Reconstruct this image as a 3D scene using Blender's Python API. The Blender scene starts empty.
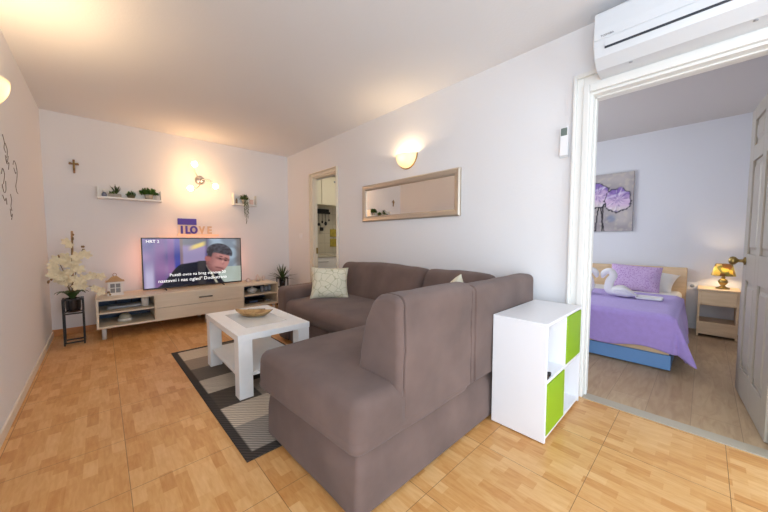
import bpy, math, random
from mathutils import Vector, Matrix, noise
random.seed(7)
C = bpy.context.scene.collection
PI = math.pi
sc = bpy.context.scene

# ------------------------------------------------------------------ helpers
def s2l(v):
    v /= 255.0
    return v / 12.92 if v <= 0.04045 else ((v + 0.055) / 1.055) ** 2.4
def rgb(r, g, b): return (s2l(r), s2l(g), s2l(b), 1.0)

class NT:
    def __init__(s, m):
        s.t = m.node_tree
    def n(s, typ, **kw):
        nd = s.t.nodes.new(typ)
        for k, v in kw.items():
            if hasattr(nd, k): setattr(nd, k, v)
            else: nd.inputs[k.replace('_', ' ')].default_value = v
        return nd
    def l(s, a, b): s.t.links.new(a, b)

def new_mat(name):
    m = bpy.data.materials.new(name); m.use_nodes = True
    b = m.node_tree.nodes['Principled BSDF']
    return m, NT(m), b

def mat(name, col, rough=0.5, metal=0.0, var=0.0, vscale=8.0, bump=0.0, bscale=80.0, sheen=0.0, coat=0.0, spec=None):
    m, t, b = new_mat(name)
    b.inputs['Base Color'].default_value = col
    b.inputs['Roughness'].default_value = rough
    b.inputs['Metallic'].default_value = metal
    if sheen: b.inputs['Sheen Weight'].default_value = sheen; b.inputs['Sheen Roughness'].default_value = 0.6
    if coat: b.inputs['Coat Weight'].default_value = coat
    if spec is not None: b.inputs['Specular IOR Level'].default_value = spec
    tc = t.n('ShaderNodeTexCoord')
    if var:
        nz = t.n('ShaderNodeTexNoise'); nz.inputs['Scale'].default_value = vscale; nz.inputs['Detail'].default_value = 4
        t.l(tc.outputs['Object'], nz.inputs['Vector'])
        cr = t.n('ShaderNodeValToRGB')
        cr.color_ramp.elements[0].position = 0.3; cr.color_ramp.elements[1].position = 0.7
        cr.color_ramp.elements[0].color = tuple(c * (1 - var) for c in col[:3]) + (1,)
        cr.color_ramp.elements[1].color = tuple(min(1, c * (1 + var)) for c in col[:3]) + (1,)
        t.l(nz.outputs['Fac'], cr.inputs['Fac']); t.l(cr.outputs['Color'], b.inputs['Base Color'])
    if bump:
        n2 = t.n('ShaderNodeTexNoise'); n2.inputs['Scale'].default_value = bscale; n2.inputs['Detail'].default_value = 3
        t.l(tc.outputs['Object'], n2.inputs['Vector'])
        bp = t.n('ShaderNodeBump'); bp.inputs['Strength'].default_value = bump; bp.inputs['Distance'].default_value = 0.01
        t.l(n2.outputs['Fac'], bp.inputs['Height']); t.l(bp.outputs['Normal'], b.inputs['Normal'])
    return m

def emit(name, col, strength):
    m, t, b = new_mat(name)
    b.inputs['Base Color'].default_value = (0.8, 0.8, 0.8, 1)
    b.inputs['Emission Color'].default_value = col
    b.inputs['Emission Strength'].default_value = strength
    return m

def vcol_mat(name, strength=0.0, rough=0.5):
    m, t, b = new_mat(name)
    a = t.n('ShaderNodeVertexColor'); a.layer_name = 'Col'
    b.inputs['Roughness'].default_value = rough
    if strength:
        b.inputs['Base Color'].default_value = (0.01, 0.01, 0.01, 1)
        t.l(a.outputs['Color'], b.inputs['Emission Color'])
        b.inputs['Emission Strength'].default_value = strength
    else:
        t.l(a.outputs['Color'], b.inputs['Base Color'])
    return m

class MB:
    """collects shapes in world space and links them as one mesh object"""
    def __init__(s): s.v = []; s.f = []; s.m = []; s.sm = []; s.cols = None
    def add(s, vs, fs, mi=0, smooth=False):
        o = len(s.v); s.v += [tuple(p) for p in vs]
        for f in fs:
            s.f.append([i + o for i in f]); s.m.append(mi); s.sm.append(smooth)
        return s
    def box(s, x0, x1, y0, y1, z0, z1, mi=0):
        vs = [(x, y, z) for z in (z0, z1) for y in (y0, y1) for x in (x0, x1)]
        return s.add(vs, [(0, 2, 3, 1), (4, 5, 7, 6), (0, 1, 5, 4), (2, 6, 7, 3), (0, 4, 6, 2), (1, 3, 7, 5)], mi)
    def hexa(s, bot, top, mi=0):
        return s.add(list(bot) + list(top), [(3, 2, 1, 0), (4, 5, 6, 7), (0, 1, 5, 4), (1, 2, 6, 5), (2, 3, 7, 6), (3, 0, 4, 7)], mi)
    def loft(s, rings, mi=0, smooth=True, caps=True):
        n = len(rings[0]); vs = [p for r in rings for p in r]; fs = []
        for i in range(len(rings) - 1):
            for j in range(n):
                a, b = i * n + j, i * n + (j + 1) % n
                fs.append((a, b, b + n, a + n))
        if caps:
            fs.append(tuple(range(n - 1, -1, -1))); k = (len(rings) - 1) * n
            fs.append(tuple(range(k, k + n)))
        return s.add(vs, fs, mi, smooth)
    def tube(s, pts, rad, seg=8, mi=0, caps=True, flat=1.0):
        pts = [Vector(p) for p in pts]; rings = []
        if not hasattr(rad, '__len__'): rad = [rad] * len(pts)
        up = None
        for i, p in enumerate(pts):
            d = (pts[min(i + 1, len(pts) - 1)] - pts[max(i - 1, 0)])
            d = d.normalized() if d.length > 1e-9 else Vector((0, 0, 1))
            if up is None:
                up = Vector((0, 0, 1)) if abs(d.z) < 0.9 else Vector((1, 0, 0))
            a = d.cross(up)
            if a.length < 1e-6: a = d.orthogonal()
            a.normalize(); bb = a.cross(d).normalized(); up = bb
            rings.append([p + (a * math.cos(t) * flat + bb * math.sin(t)) * rad[i] for t in [2 * PI * k / seg for k in range(seg)]])
        return s.loft(rings, mi, True, caps)
    def lathe(s, prof, c, seg=20, mi=0, axis='z', caps=True):
        rings = []
        for r, h in prof:
            ring = []
            for k in range(seg):
                t = 2 * PI * k / seg; a, b = r * math.cos(t), r * math.sin(t)
                if axis == 'z': p = (c[0] + a, c[1] + b, c[2] + h)
                elif axis == 'y': p = (c[0] + b, c[1] + h, c[2] + a)
                else: p = (c[0] + h, c[1] + a, c[2] + b)
                ring.append(p)
            rings.append(ring)
        return s.loft(rings, mi, True, caps)
    def ball(s, c, r, mi=0, seg=14, sc=(1, 1, 1)):
        rings = []
        N = 9
        for i in range(N):
            a = -PI / 2 + PI * (i + 0.02) / (N - 0.96)
            rings.append([(c[0] + sc[0] * r * math.cos(a) * math.cos(t), c[1] + sc[1] * r * math.cos(a) * math.sin(t), c[2] + sc[2] * r * math.sin(a)) for t in [2 * PI * k / seg for k in range(seg)]])
        return s.loft(rings, mi, True)
    def soft(s, x0, x1, y0, y1, z0, z1, r, n=14, fn=None, mi=0):
        """rounded box, finely divided so that fn(p, n) may push it"""
        c = Vector(((x0 + x1) / 2, (y0 + y1) / 2, (z0 + z1) / 2)); h = Vector(((x1 - x0) / 2, (y1 - y0) / 2, (z1 - z0) / 2))
        if not hasattr(r, '__len__'): r = (r, r, r)
        r = [min(r[i], h[i] * 0.999) for i in range(3)]
        vid = {}; vs = []; fs = []
        # axis samples: dense near the rounded ends
        ax = []
        for i in range(3):
            inner = h[i] - r[i]
            t = [-h[i] + r[i] * (1 - math.cos(q * PI / 2 / 5)) if False else -inner - r[i] * math.cos(q * PI / 2 / 5) for q in range(5)]
            m = [-inner + 2 * inner * q / n for q in range(n + 1)]
            u = [-q for q in reversed(t)]
            ax.append(t + m + u)
        L = [len(a) for a in ax]
        def vert(i, j, k):
            key = (i, j, k)
            if key in vid: return vid[key]
            p = Vector((ax[0][i], ax[1][j], ax[2][k]))
            q = Vector([max(-(h[d] - r[d]), min(h[d] - r[d], p[d])) for d in range(3)])
            e = Vector([(p[d] - q[d]) / r[d] for d in range(3)])
            if e.length > 1e-9:
                mx = max(abs(e[d]) for d in range(3))
                nn = e.normalized()
                p2 = Vector([q[d] + nn[d] * r[d] for d in range(3)])
            else: nn = Vector((0, 0, 1)); p2 = p
            w = c + p2
            if fn: w = Vector(fn(w, nn))
            vid[key] = len(vs); vs.append(w); return vid[key]
        a, b, d = L[0] - 1, L[1] - 1, L[2] - 1
        for i in range(a):
            for j in range(b):
                fs.append((vert(i, j, 0), vert(i, j + 1, 0), vert(i + 1, j + 1, 0), vert(i + 1, j, 0)))
                fs.append((vert(i, j, d), vert(i + 1, j, d), vert(i + 1, j + 1, d), vert(i, j + 1, d)))
        for i in range(a):
            for k in range(d):
                fs.append((vert(i, 0, k), vert(i + 1, 0, k), vert(i + 1, 0, k + 1), vert(i, 0, k + 1)))
                fs.append((vert(i, b, k), vert(i, b, k + 1), vert(i + 1, b, k + 1), vert(i + 1, b, k)))
        for j in range(b):
            for k in range(d):
                fs.append((vert(0, j, k), vert(0, j, k + 1), vert(0, j + 1, k + 1), vert(0, j + 1, k)))
                fs.append((vert(a, j, k), vert(a, j + 1, k), vert(a, j + 1, k + 1), vert(a, j, k + 1)))
        return s.add(vs, fs, mi, True)
    def grid(s, P, nu, nv, mi=0, smooth=True, closed=False):
        vs = [P(i / nu, j / nv) for j in range(nv + 1) for i in range(nu + 1)]
        fs = [(j * (nu + 1) + i, j * (nu + 1) + i + 1, (j + 1) * (nu + 1) + i + 1, (j + 1) * (nu + 1) + i) for j in range(nv) for i in range(nu)]
        return s.add(vs, fs, mi, smooth)
    def build(s, name, mats, parent=None, org=None, bevel=0.0, seg=2, solid=0.0):
        me = bpy.data.meshes.new(name)
        if org is None:
            org = ROOT.get(parent.name, (0, 0, 0)) if parent else (0, 0, 0)
        ox, oy, oz = org
        own = (0, 0, 0)
        if parent is None and org == (0, 0, 0) and s.v:      # a one-mesh thing gets its origin at its own base
            xs = [p[0] for p in s.v]; ys = [p[1] for p in s.v]; zs = [p[2] for p in s.v]
            own = ((min(xs) + max(xs)) / 2, (min(ys) + max(ys)) / 2, min(zs)); ox, oy, oz = own
        me.from_pydata([(x - ox, y - oy, z - oz) for x, y, z in s.v], [], s.f)
        if not isinstance(mats, (list, tuple)): mats = [mats]
        for m in mats: me.materials.append(m)
        me.polygons.foreach_set('material_index', s.m)
        me.polygons.foreach_set('use_smooth', s.sm)
        if s.cols is not None:
            ca = me.color_attributes.new('Col', 'FLOAT_COLOR', 'POINT')
            ca.data.foreach_set('color', [q for c in s.cols for q in c])
        me.update()
        o = bpy.data.objects.new(name, me); C.objects.link(o)
        if parent: o.parent = parent; ROOT[o.name] = (ox, oy, oz) if parent.name in ROOT else org
        else: o.location = own; ROOT[o.name] = own
        if bevel:
            b = o.modifiers.new('bevel', 'BEVEL'); b.width = bevel; b.segments = seg; b.limit_method = 'ANGLE'; b.angle_limit = 0.6
        if solid:
            b = o.modifiers.new('thickness', 'SOLIDIFY'); b.thickness = solid; b.offset = 0
        return o
ROOT = {}
def tag(o, label, cat, group=None):
    o['label'] = label; o['category'] = cat
    if group: o['group'] = group
    return o
def thing(name, label, cat, loc, group=None):
    o = bpy.data.objects.new(name, None); C.objects.link(o); o.location = loc
    o.empty_display_size = 0.1
    ROOT[o.name] = tuple(loc)
    return tag(o, label, cat, group)
def struct(o):
    o['kind'] = 'structure'; return o

def text_mesh(body, size, extrude, M, bold=0.0):
    """built-in font outline as (verts, faces), transformed by M; centred on its own middle"""
    cu = bpy.data.curves.new('t', 'FONT'); cu.body = body; cu.size = size; cu.extrude = extrude; cu.offset = bold
    cu.align_x = 'CENTER'; cu.align_y = 'CENTER'; cu.resolution_u = 3
    ob = bpy.data.objects.new('t', cu); C.objects.link(ob)
    dg = bpy.context.evaluated_depsgraph_get(); dg.update()
    me = bpy.data.meshes.new_from_object(ob.evaluated_get(dg))
    vs = [M @ v.co for v in me.vertices]; fs = [tuple(p.vertices) for p in me.polygons]
    bpy.data.objects.remove(ob); bpy.data.curves.remove(cu); bpy.data.meshes.remove(me)
    return vs, fs
def frame_y(x, y, z, sx=1.0):       # text plane facing -Y (read from the room)
    return Matrix(((sx, 0, 0, x), (0, 0, -1, y), (0, 1, 0, z), (0, 0, 0, 1)))
def frame_x(x, y, z):       # text plane facing -X
    return Matrix(((0, 0, -1, x), (-1, 0, 0, y), (0, 1, 0, z), (0, 0, 0, 1)))

def painted(mb, P, nu, nv, fn):
    mb.grid(P, nu, nv, 0, False)
    mb.cols = [tuple(fn(i / nu, j / nv)[:3]) + (1.0,) for j in range(nv + 1) for i in range(nu + 1)]
    return mb

# ------------------------------------------------------------------ sizes
XL, XR, XK = -0.43, 2.354, 2.50       # left wall, right wall (room face), right wall (far face)
YB, YF, H = 4.90, -2.30, 2.465
BX1, BY0, BY1 = 5.20, -0.62, 2.25     # bedroom
KX1, KY0, KY1 = 4.30, 2.90, 5.42      # kitchen

# ------------------------------------------------------------------ materials
def wall_mat(name, col):
    m, t, b = new_mat(name)
    tc = t.n('ShaderNodeTexCoord')
    nz = t.n('ShaderNodeTexNoise'); nz.inputs['Scale'].default_value = 60; nz.inputs['Detail'].default_value = 5
    bp = t.n('ShaderNodeBump'); bp.inputs['Strength'].default_value = 0.12; bp.inputs['Distance'].default_value = 0.01
    t.l(tc.outputs['Object'], nz.inputs['Vector']); t.l(nz.outputs['Fac'], bp.inputs['Height']); t.l(bp.outputs['Normal'], b.inputs['Normal'])
    b.inputs['Base Color'].default_value = col; b.inputs['Roughness'].default_value = 0.85
    b.inputs['Specular IOR Level'].default_value = 0.2
    return m
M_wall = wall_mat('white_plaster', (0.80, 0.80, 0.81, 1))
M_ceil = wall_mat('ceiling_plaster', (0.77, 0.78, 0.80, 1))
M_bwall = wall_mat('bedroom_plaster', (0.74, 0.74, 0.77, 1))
M_trim = mat('white_gloss_paint', rgb(232, 232, 228), 0.35)
M_cream = mat('cream_gloss_paint', rgb(226, 216, 196), 0.4)

def floor_mat():
    m, t, b = new_mat('parquet_print_tile')
    tc = t.n('ShaderNodeTexCoord')
    sp = t.n('ShaderNodeSeparateXYZ'); t.l(tc.outputs['Object'], sp.inputs[0])
    # printed parquet blocks: long side runs along Y
    cb = t.n('ShaderNodeCombineXYZ'); t.l(sp.outputs['Y'], cb.inputs['X']); t.l(sp.outputs['X'], cb.inputs['Y'])
    br = t.n('ShaderNodeTexBrick')
    br.inputs['Scale'].default_value = 1.0; br.inputs['Mortar Size'].default_value = 0.0
    br.inputs['Brick Width'].default_value = 0.128; br.inputs['Row Height'].default_value = 0.0507
    br.offset = 0.37; br.offset_frequency = 2
    br.inputs['Color1'].default_value = (0, 0, 0, 1); br.inputs['Color2'].default_value = (1, 1, 1, 1)
    t.l(cb.outputs[0], br.inputs['Vector'])
    nz = t.n('ShaderNodeTexNoise'); nz.inputs['Scale'].default_value = 9; nz.inputs['Detail'].default_value = 5; nz.inputs['Distortion'].default_value = 0.6
    mp = t.n('ShaderNodeMapping'); mp.inputs['Scale'].default_value = (7, 1.3, 1)
    t.l(tc.outputs['Object'], mp.inputs['Vector']); t.l(mp.outputs[0], nz.inputs['Vector'])
    mx = t.n('ShaderNodeMath', operation='MULTIPLY_ADD'); mx.inputs[1].default_value = 0.42; 
    t.l(br.outputs['Color'], mx.inputs[0])
    m2 = t.n('ShaderNodeMath', operation='MULTIPLY'); m2.inputs[1].default_value = 0.66; t.l(nz.outputs['Fac'], m2.inputs[0]); t.l(m2.outputs[0], mx.inputs[2])
    cr = t.n('ShaderNodeValToRGB')
    e = cr.color_ramp.elements
    e[0].position = 0.12; e[0].color = rgb(190, 126, 64)
    e[1].position = 0.9; e[1].color = rgb(228, 185, 128)
    q = e.new(0.5); q.color = rgb(211, 158, 96)
    t.l(mx.outputs[0], cr.inputs['Fac'])
    # grout
    def line(out, off, pitch):
        a = t.n('ShaderNodeMath', operation='SUBTRACT'); a.inputs[1].default_value = off; t.l(out, a.inputs[0])
        p = t.n('ShaderNodeMath', operation='PINGPONG'); p.inputs[1].default_value = pitch / 2; t.l(a.outputs[0], p.inputs[0])
        # pingpong: 0 at each multiple of the pitch
        c = t.n('ShaderNodeMath', operation='LESS_THAN'); c.inputs[1].default_value = 0.0012; t.l(p.outputs[0], c.inputs[0])
        return c.outputs[0]
    lx = line(sp.outputs['X'], 0.053, 0.4565); ly = line(sp.outputs['Y'], 0.325, 0.4425)
    mxx = t.n('ShaderNodeMath', operation='MAXIMUM'); t.l(lx, mxx.inputs[0]); t.l(ly, mxx.inputs[1])
    mix = t.n('ShaderNodeMixRGB'); mix.inputs[2].default_value = rgb(140, 100, 60)
    t.l(mxx.outputs[0], mix.inputs[0]); t.l(cr.outputs['Color'], mix.inputs[1])
    t.l(mix.outputs[0], b.inputs['Base Color'])
    b.inputs['Roughness'].default_value = 0.33
    b.inputs['Specular IOR Level'].default_value = 0.4
    inv = t.n('ShaderNodeMath', operation='SUBTRACT'); inv.inputs[0].default_value = 1.0; t.l(mxx.outputs[0], inv.inputs[1])
    bp = t.n('ShaderNodeBump'); bp.inputs['Strength'].default_value = 0.3; bp.inputs['Distance'].default_value = 0.002
    t.l(inv.outputs[0], bp.inputs['Height']); t.l(bp.outputs['Normal'], b.inputs['Normal'])
    return m
M_floor = floor_mat()

def plank_mat(name, c1, c2, c3, w, l, along='X', rough=0.45):
    m, t, b = new_mat(name)
    tc = t.n('ShaderNodeTexCoord'); sp = t.n('ShaderNodeSeparateXYZ'); t.l(tc.outputs['Object'], sp.inputs[0])
    cb = t.n('ShaderNodeCombineXYZ')
    o = ('X', 'Y') if along == 'X' else ('Y', 'X')
    t.l(sp.outputs[o[0]], cb.inputs['X']); t.l(sp.outputs[o[1]], cb.inputs['Y'])
    br = t.n('ShaderNodeTexBrick'); br.inputs['Scale'].default_value = 1.0; br.inputs['Mortar Size'].default_value = 0.0012
    br.inputs['Brick Width'].default_value = l; br.inputs['Row Height'].default_value = w; br.offset = 0.37
    br.inputs['Color1'].default_value = c1; br.inputs['Color2'].default_value = c2; br.inputs['Mortar'].default_value = tuple(x * 0.45 for x in c1[:3]) + (1,)
    t.l(cb.outputs[0], br.inputs['Vector'])
    mp = t.n('ShaderNodeMapping'); mp.inputs['Scale'].default_value = (2.5, 14, 1); t.l(cb.outputs[0], mp.inputs['Vector'])
    nz = t.n('ShaderNodeTexNoise'); nz.inputs['Scale'].default_value = 1.6; nz.inputs['Detail'].default_value = 6; nz.inputs['Distortion'].default_value = 1.2
    t.l(mp.outputs[0], nz.inputs['Vector'])
    cr = t.n('ShaderNodeValToRGB'); cr.color_ramp.elements[0].position = 0.38; cr.color_ramp.elements[1].position = 0.72
    cr.color_ramp.elements[0].color = (0, 0, 0, 1); cr.color_ramp.elements[1].color = (0.6, 0.6, 0.6, 1); t.l(nz.outputs['Fac'], cr.inputs['Fac'])
    mix = t.n('ShaderNodeMixRGB'); mix.inputs[2].default_value = c3; t.l(cr.outputs['Color'], mix.inputs[0]); t.l(br.outputs['Color'], mix.inputs[1])
    t.l(mix.outputs[0], b.inputs['Base Color']); b.inputs['Roughness'].default_value = rough
    return m
M_oakfloor = plank_mat('oak_laminate', rgb(196, 170, 136), rgb(180, 152, 118), rgb(150, 118, 86), 0.20, 1.25)
M_kfloor = mat('kitchen_tile', rgb(200, 185, 160), 0.4)
def wood(name, c1, c2, scale=(2, 18, 18), rough=0.45):
    m, t, b = new_mat(name)
    tc = t.n('ShaderNodeTexCoord'); mp = t.n('ShaderNodeMapping'); mp.inputs['Scale'].default_value = scale
    t.l(tc.outputs['Object'], mp.inputs['Vector'])
    nz = t.n('ShaderNodeTexNoise'); nz.inputs['Scale'].default_value = 1.5; nz.inputs['Detail'].default_value = 6; nz.inputs['Distortion'].default_value = 0.8
    t.l(mp.outputs[0], nz.inputs['Vector'])
    cr = t.n('ShaderNodeValToRGB'); cr.color_ramp.elements[0].position = 0.35; cr.color_ramp.elements[1].position = 0.7
    cr.color_ramp.elements[0].color = c1; cr.color_ramp.elements[1].color = c2
    t.l(nz.outputs['Fac'], cr.inputs['Fac']); t.l(cr.outputs['Color'], b.inputs['Base Color']); b.inputs['Roughness'].default_value = rough
    return m
M_stand = wood('pale_oak_veneer', rgb(218, 206, 184), rgb(226, 215, 195), (1.5, 12, 18))
M_table = wood('white_washed_wood', rgb(240, 243, 244), rgb(246, 248, 248), (8, 3, 8), 0.4)
M_maple = wood('maple_veneer', rgb(214, 184, 146), rgb(228, 200, 162), (2, 2, 14))
M_bowlw = wood('carved_wood', rgb(150, 112, 66), rgb(206, 172, 120), (10, 10, 10), 0.3)
M_brownwood = mat('brown_wood', rgb(156, 116, 82), 0.5, var=0.15)
M_sofa = mat('mauve_brown_microfibre', rgb(106, 88, 82), 0.95, var=0.2, vscale=4.0, bump=0.06, bscale=260, sheen=0.12, spec=0.15)
M_white = mat('white_laminate', rgb(238, 239, 242), 0.35)
M_green = mat('lime_green_laminate', rgb(142, 184, 22), 0.4)
M_ac = mat('air_conditioner_plastic', rgb(214, 218, 222), 0.3)
M_acgrey = mat('grey_plastic', rgb(165, 168, 172), 0.4)
M_dark = mat('dark_gap', rgb(40, 46, 56), 0.6)
M_black = mat('black_plastic', rgb(18, 18, 20), 0.35)
M_blackmetal = mat('black_metal', rgb(24, 24, 26), 0.4, metal=0.3)
M_steel = mat('brushed_steel', rgb(190, 190, 192), 0.3, metal=1.0)
M_champ = mat('champagne_metal', rgb(196, 184, 168), 0.36, metal=0.6)
M_gold = mat('antique_brass', rgb(164, 140, 86), 0.3, metal=0.9)
M_mirror = mat('mirror_glass', (0.92, 0.92, 0.92, 1), 0.015, metal=1.0)
M_lilacpan = None
M_navy = mat('navy_back_panel', rgb(62, 78, 104), 0.6)
M_beige = mat('beige_tile_skirting', rgb(232, 222, 206), 0.4)
M_woodskirt = mat('wood_tile_skirting', rgb(190, 130, 74), 0.4, var=0.12, vscale=14)
M_leaf = mat('green_leaf', rgb(74, 112, 44), 0.5, var=0.3, vscale=20)
M_leafd = mat('dark_green_leaf', rgb(62, 84, 40), 0.5, var=0.3, vscale=20)
M_pot = mat('grey_stone_pot', rgb(170, 164, 154), 0.7, var=0.1, vscale=30)
M_whitepot = mat('white_ceramic', rgb(235, 232, 226), 0.3)
M_petal = mat('cream_petal', rgb(232, 222, 190), 0.6, var=0.06, vscale=25)
M_stem = mat('brown_green_stem', rgb(112, 98, 58), 0.6)
M_mirrorpot = mat('dark_glazed_pot', rgb(34, 32, 34), 0.12, coat=0.5)
M_screen = vcol_mat('television_picture', 0.85, 0.2)
M_paint = vcol_mat('painted_canvas', 0, 0.75)
M_caption = emit('caption_white', (1, 1, 1, 1), 0.95)
M_lilac = mat('lilac_quilted_cotton', rgb(170, 146, 214), 0.9, var=0.05, vscale=30, bump=0.12, bscale=120, sheen=0.2)
M_bedblue = mat('blue_bed_base', rgb(104, 148, 200), 0.5)
M_sheet = mat('white_sheet', rgb(232, 228, 222), 0.9, bump=0.05, bscale=60)
M_towel = mat('white_terry', rgb(240, 238, 238), 0.95, bump=0.3, bscale=350)
M_glass_in = mat('frosted_table_glass', rgb(226, 232, 232), 0.12, coat=0.3)

def rug_mat():
    m, t, b = new_mat('patchwork_rug')
    a = t.n('ShaderNodeVertexColor'); a.layer_name = 'Col'
    tc = t.n('ShaderNodeTexCoord')
    wv = t.n('ShaderNodeTexWave'); wv.inputs['Scale'].default_value = 24; wv.bands_direction = 'DIAGONAL'; wv.inputs['Distortion'].default_value = 1.5
    t.l(tc.outputs['Object'], wv.inputs['Vector'])
    mr = t.n('ShaderNodeMapRange'); mr.inputs['To Min'].default_value = 0.55; mr.inputs['To Max'].default_value = 1.3
    t.l(wv.outputs['Fac'], mr.inputs['Value'])
    mx = t.n('ShaderNodeMixRGB', blend_type='MULTIPLY'); mx.inputs[0].default_value = 1.0
    t.l(a.outputs['Color'], mx.inputs[1]); t.l(mr.outputs[0], mx.inputs[2]); t.l(mx.outputs[0], b.inputs['Base Color'])
    b.inputs['Roughness'].default_value = 0.95
    return m
def leafy_mat(name, base, lines, scale, width):
    m, t, b = new_mat(name)
    tc = t.n('ShaderNodeTexCoord')
    nz = t.n('ShaderNodeTexNoise'); nz.inputs['Scale'].default_value = 5
    t.l(tc.outputs['Object'], nz.inputs['Vector'])
    mp = t.n('ShaderNodeMixRGB'); mp.inputs[0].default_value = 0.12; t.l(tc.outputs['Object'], mp.inputs[1]); t.l(nz.outputs['Color'], mp.inputs[2])
    vo = t.n('ShaderNodeTexVoronoi', feature='DISTANCE_TO_EDGE'); vo.inputs['Scale'].default_value = scale
    t.l(mp.outputs[0], vo.inputs['Vector'])
    cr = t.n('ShaderNodeValToRGB'); e = cr.color_ramp.elements
    e[0].position = width; e[0].color = lines; e[1].position = width + 0.035; e[1].color = base
    t.l(vo.outputs['Distance'], cr.inputs['Fac']); t.l(cr.outputs['Color'], b.inputs['Base Color']); b.inputs['Roughness'].default_value = 0.9
    return m
M_pillow = leafy_mat('cream_leaf_print', rgb(222, 218, 196), rgb(178, 176, 140), 15, 0.012)
M_lilacp = leafy_mat('lilac_floral_print', rgb(176, 138, 190), rgb(204, 176, 214), 60, 0.18)
def shade_mat(name, col, trans, em=0.0, ecol=(1, 0.8, 0.5, 1)):
    m, t, b = new_mat(name)
    b.inputs['Base Color'].default_value = col; b.inputs['Roughness'].default_value = 0.3
    tr = t.n('ShaderNodeBsdfTranslucent'); tr.inputs['Color'].default_value = col
    mx = t.n('ShaderNodeMixShader'); mx.inputs[0].default_value = trans
    out = t.t.nodes['Material Output']
    t.l(b.outputs[0], mx.inputs[1]); t.l(tr.outputs[0], mx.inputs[2]); t.l(mx.outputs[0], out.inputs['Surface'])
    return m, t, b, tr
M_opal = shade_mat('opal_glass', (0.93, 0.91, 0.84, 1), 0.6)[0]
M_tiff, tt, bb_, tr_ = shade_mat('stained_shade', (0.5, 0.4, 0.2, 1), 0.5)
tc_ = tt.n('ShaderNodeTexCoord'); vo_ = tt.n('ShaderNodeTexVoronoi'); vo_.inputs['Scale'].default_value = 24
tt.l(tc_.outputs['Object'], vo_.inputs['Vector'])
cr_ = tt.n('ShaderNodeValToRGB'); cr_.color_ramp.interpolation = 'CONSTANT'
for p_, c_ in ((0.25, rgb(214, 196, 120)), (0.45, rgb(140, 140, 96)), (0.6, rgb(226, 212, 160)), (0.75, rgb(150, 120, 84))):
    e_ = cr_.color_ramp.elements.new(p_); e_.color = c_
cr_.color_ramp.elements[0].color = rgb(150, 146, 92)
sx_ = tt.n('ShaderNodeSeparateColor'); tt.l(vo_.outputs['Color'], sx_.inputs[0]); tt.l(sx_.outputs[0], cr_.inputs['Fac'])
tt.l(cr_.outputs['Color'], bb_.inputs['Base Color']); tt.l(cr_.outputs['Color'], tr_.inputs['Color'])
WARM = (1.0, 0.63, 0.30, 1)
M_bulb = emit('lit_bulb', (1.0, 0.56, 0.25, 1), 85)
M_bulb2 = emit('lit_sconce_bulb', (1.0, 0.70, 0.40, 1), 260)
M_bulb4 = emit('lit_left_sconce_bulb', (1.0, 0.68, 0.38, 1), 1000)
M_bulb3 = emit('lit_bedside_bulb', (1.0, 0.74, 0.44, 1), 200)
M_klamp = emit('lit_kitchen_lamp', (1.0, 0.88, 0.68, 1), 34)
M_led = emit('television_backlight_red', (1.0, 0.40, 0.28, 1), 20)
M_ledo = emit('television_backlight_orange', (1.0, 0.32, 0.10, 1), 26)
def pane_mat():
    m, t, b = new_mat('window_glass')
    tr = t.n('ShaderNodeBsdfTransparent'); gl = t.n('ShaderNodeBsdfGlossy'); gl.inputs['Roughness'].default_value = 0.01
    mx = t.n('ShaderNodeMixShader'); mx.inputs[0].default_value = 0.06
    t.l(tr.outputs[0], mx.inputs[1]); t.l(gl.outputs[0], mx.inputs[2]); t.l(mx.outputs[0], t.t.nodes['Material Output'].inputs['Surface'])
    return m
M_pane = pane_mat()
def ktile():
    m, t, b = new_mat('kitchen_wall_tile')
    tc = t.n('ShaderNodeTexCoord'); sp = t.n('ShaderNodeSeparateXYZ'); t.l(tc.outputs['Object'], sp.inputs[0])
    cb = t.n('ShaderNodeCombineXYZ'); t.l(sp.outputs['X'], cb.inputs['X']); t.l(sp.outputs['Z'], cb.inputs['Y'])
    br = t.n('ShaderNodeTexBrick'); br.inputs['Scale'].default_value = 1; br.offset = 0.0; br.inputs['Brick Width'].default_value = 0.2; br.inputs['Row Height'].default_value = 0.2
    br.inputs['Mortar Size'].default_value = 0.003
    br.inputs['Color1'].default_value = rgb(206, 200, 184); br.inputs['Color2'].default_value = rgb(198, 190, 172); br.inputs['Mortar'].default_value = rgb(165, 158, 142)
    t.l(cb.outputs[0], br.inputs['Vector']); t.l(br.outputs['Color'], b.inputs['Base Color']); b.inputs['Roughness'].default_value = 0.25
    return m
M_ktile = ktile()

# ------------------------------------------------------------------ the setting
struct(MB().box(XL - 0.2, XK - 0.07, YF - 0.2, YB + 0.2, -0.12, 0).build('floor', M_floor, org=(0, 0, 1e-9)))
struct(MB().box(XK - 0.07, BX1 + 0.15, BY0 - 0.15, BY1 + 0.15, -0.12, 0.0).build('floor_bedroom', M_oakfloor))
struct(MB().box(XK - 0.07, KX1 + 0.15, KY0 - 0.15, KY1 + 0.15, -0.12, 0.0).build('floor_kitchen', M_kfloor))
struct(MB().box(XL - 0.2, XK - 0.07, YF - 0.2, YB + 0.2, H, H + 0.12).build('ceiling', M_ceil))
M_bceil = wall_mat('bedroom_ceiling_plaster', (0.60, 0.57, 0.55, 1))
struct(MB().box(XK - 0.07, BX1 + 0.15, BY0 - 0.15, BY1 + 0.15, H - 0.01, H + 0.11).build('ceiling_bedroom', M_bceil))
struct(MB().box(XK - 0.07, KX1 + 0.15, KY0 - 0.15, KY1 + 0.15, H - 0.01, H + 0.11).build('ceiling_kitchen', M_ceil))
LY0, LY1, LZ0, LZ1 = -1.55, 0.25, 0.08, 2.2          # glazed balcony door beside the camera
w = MB()
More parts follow.
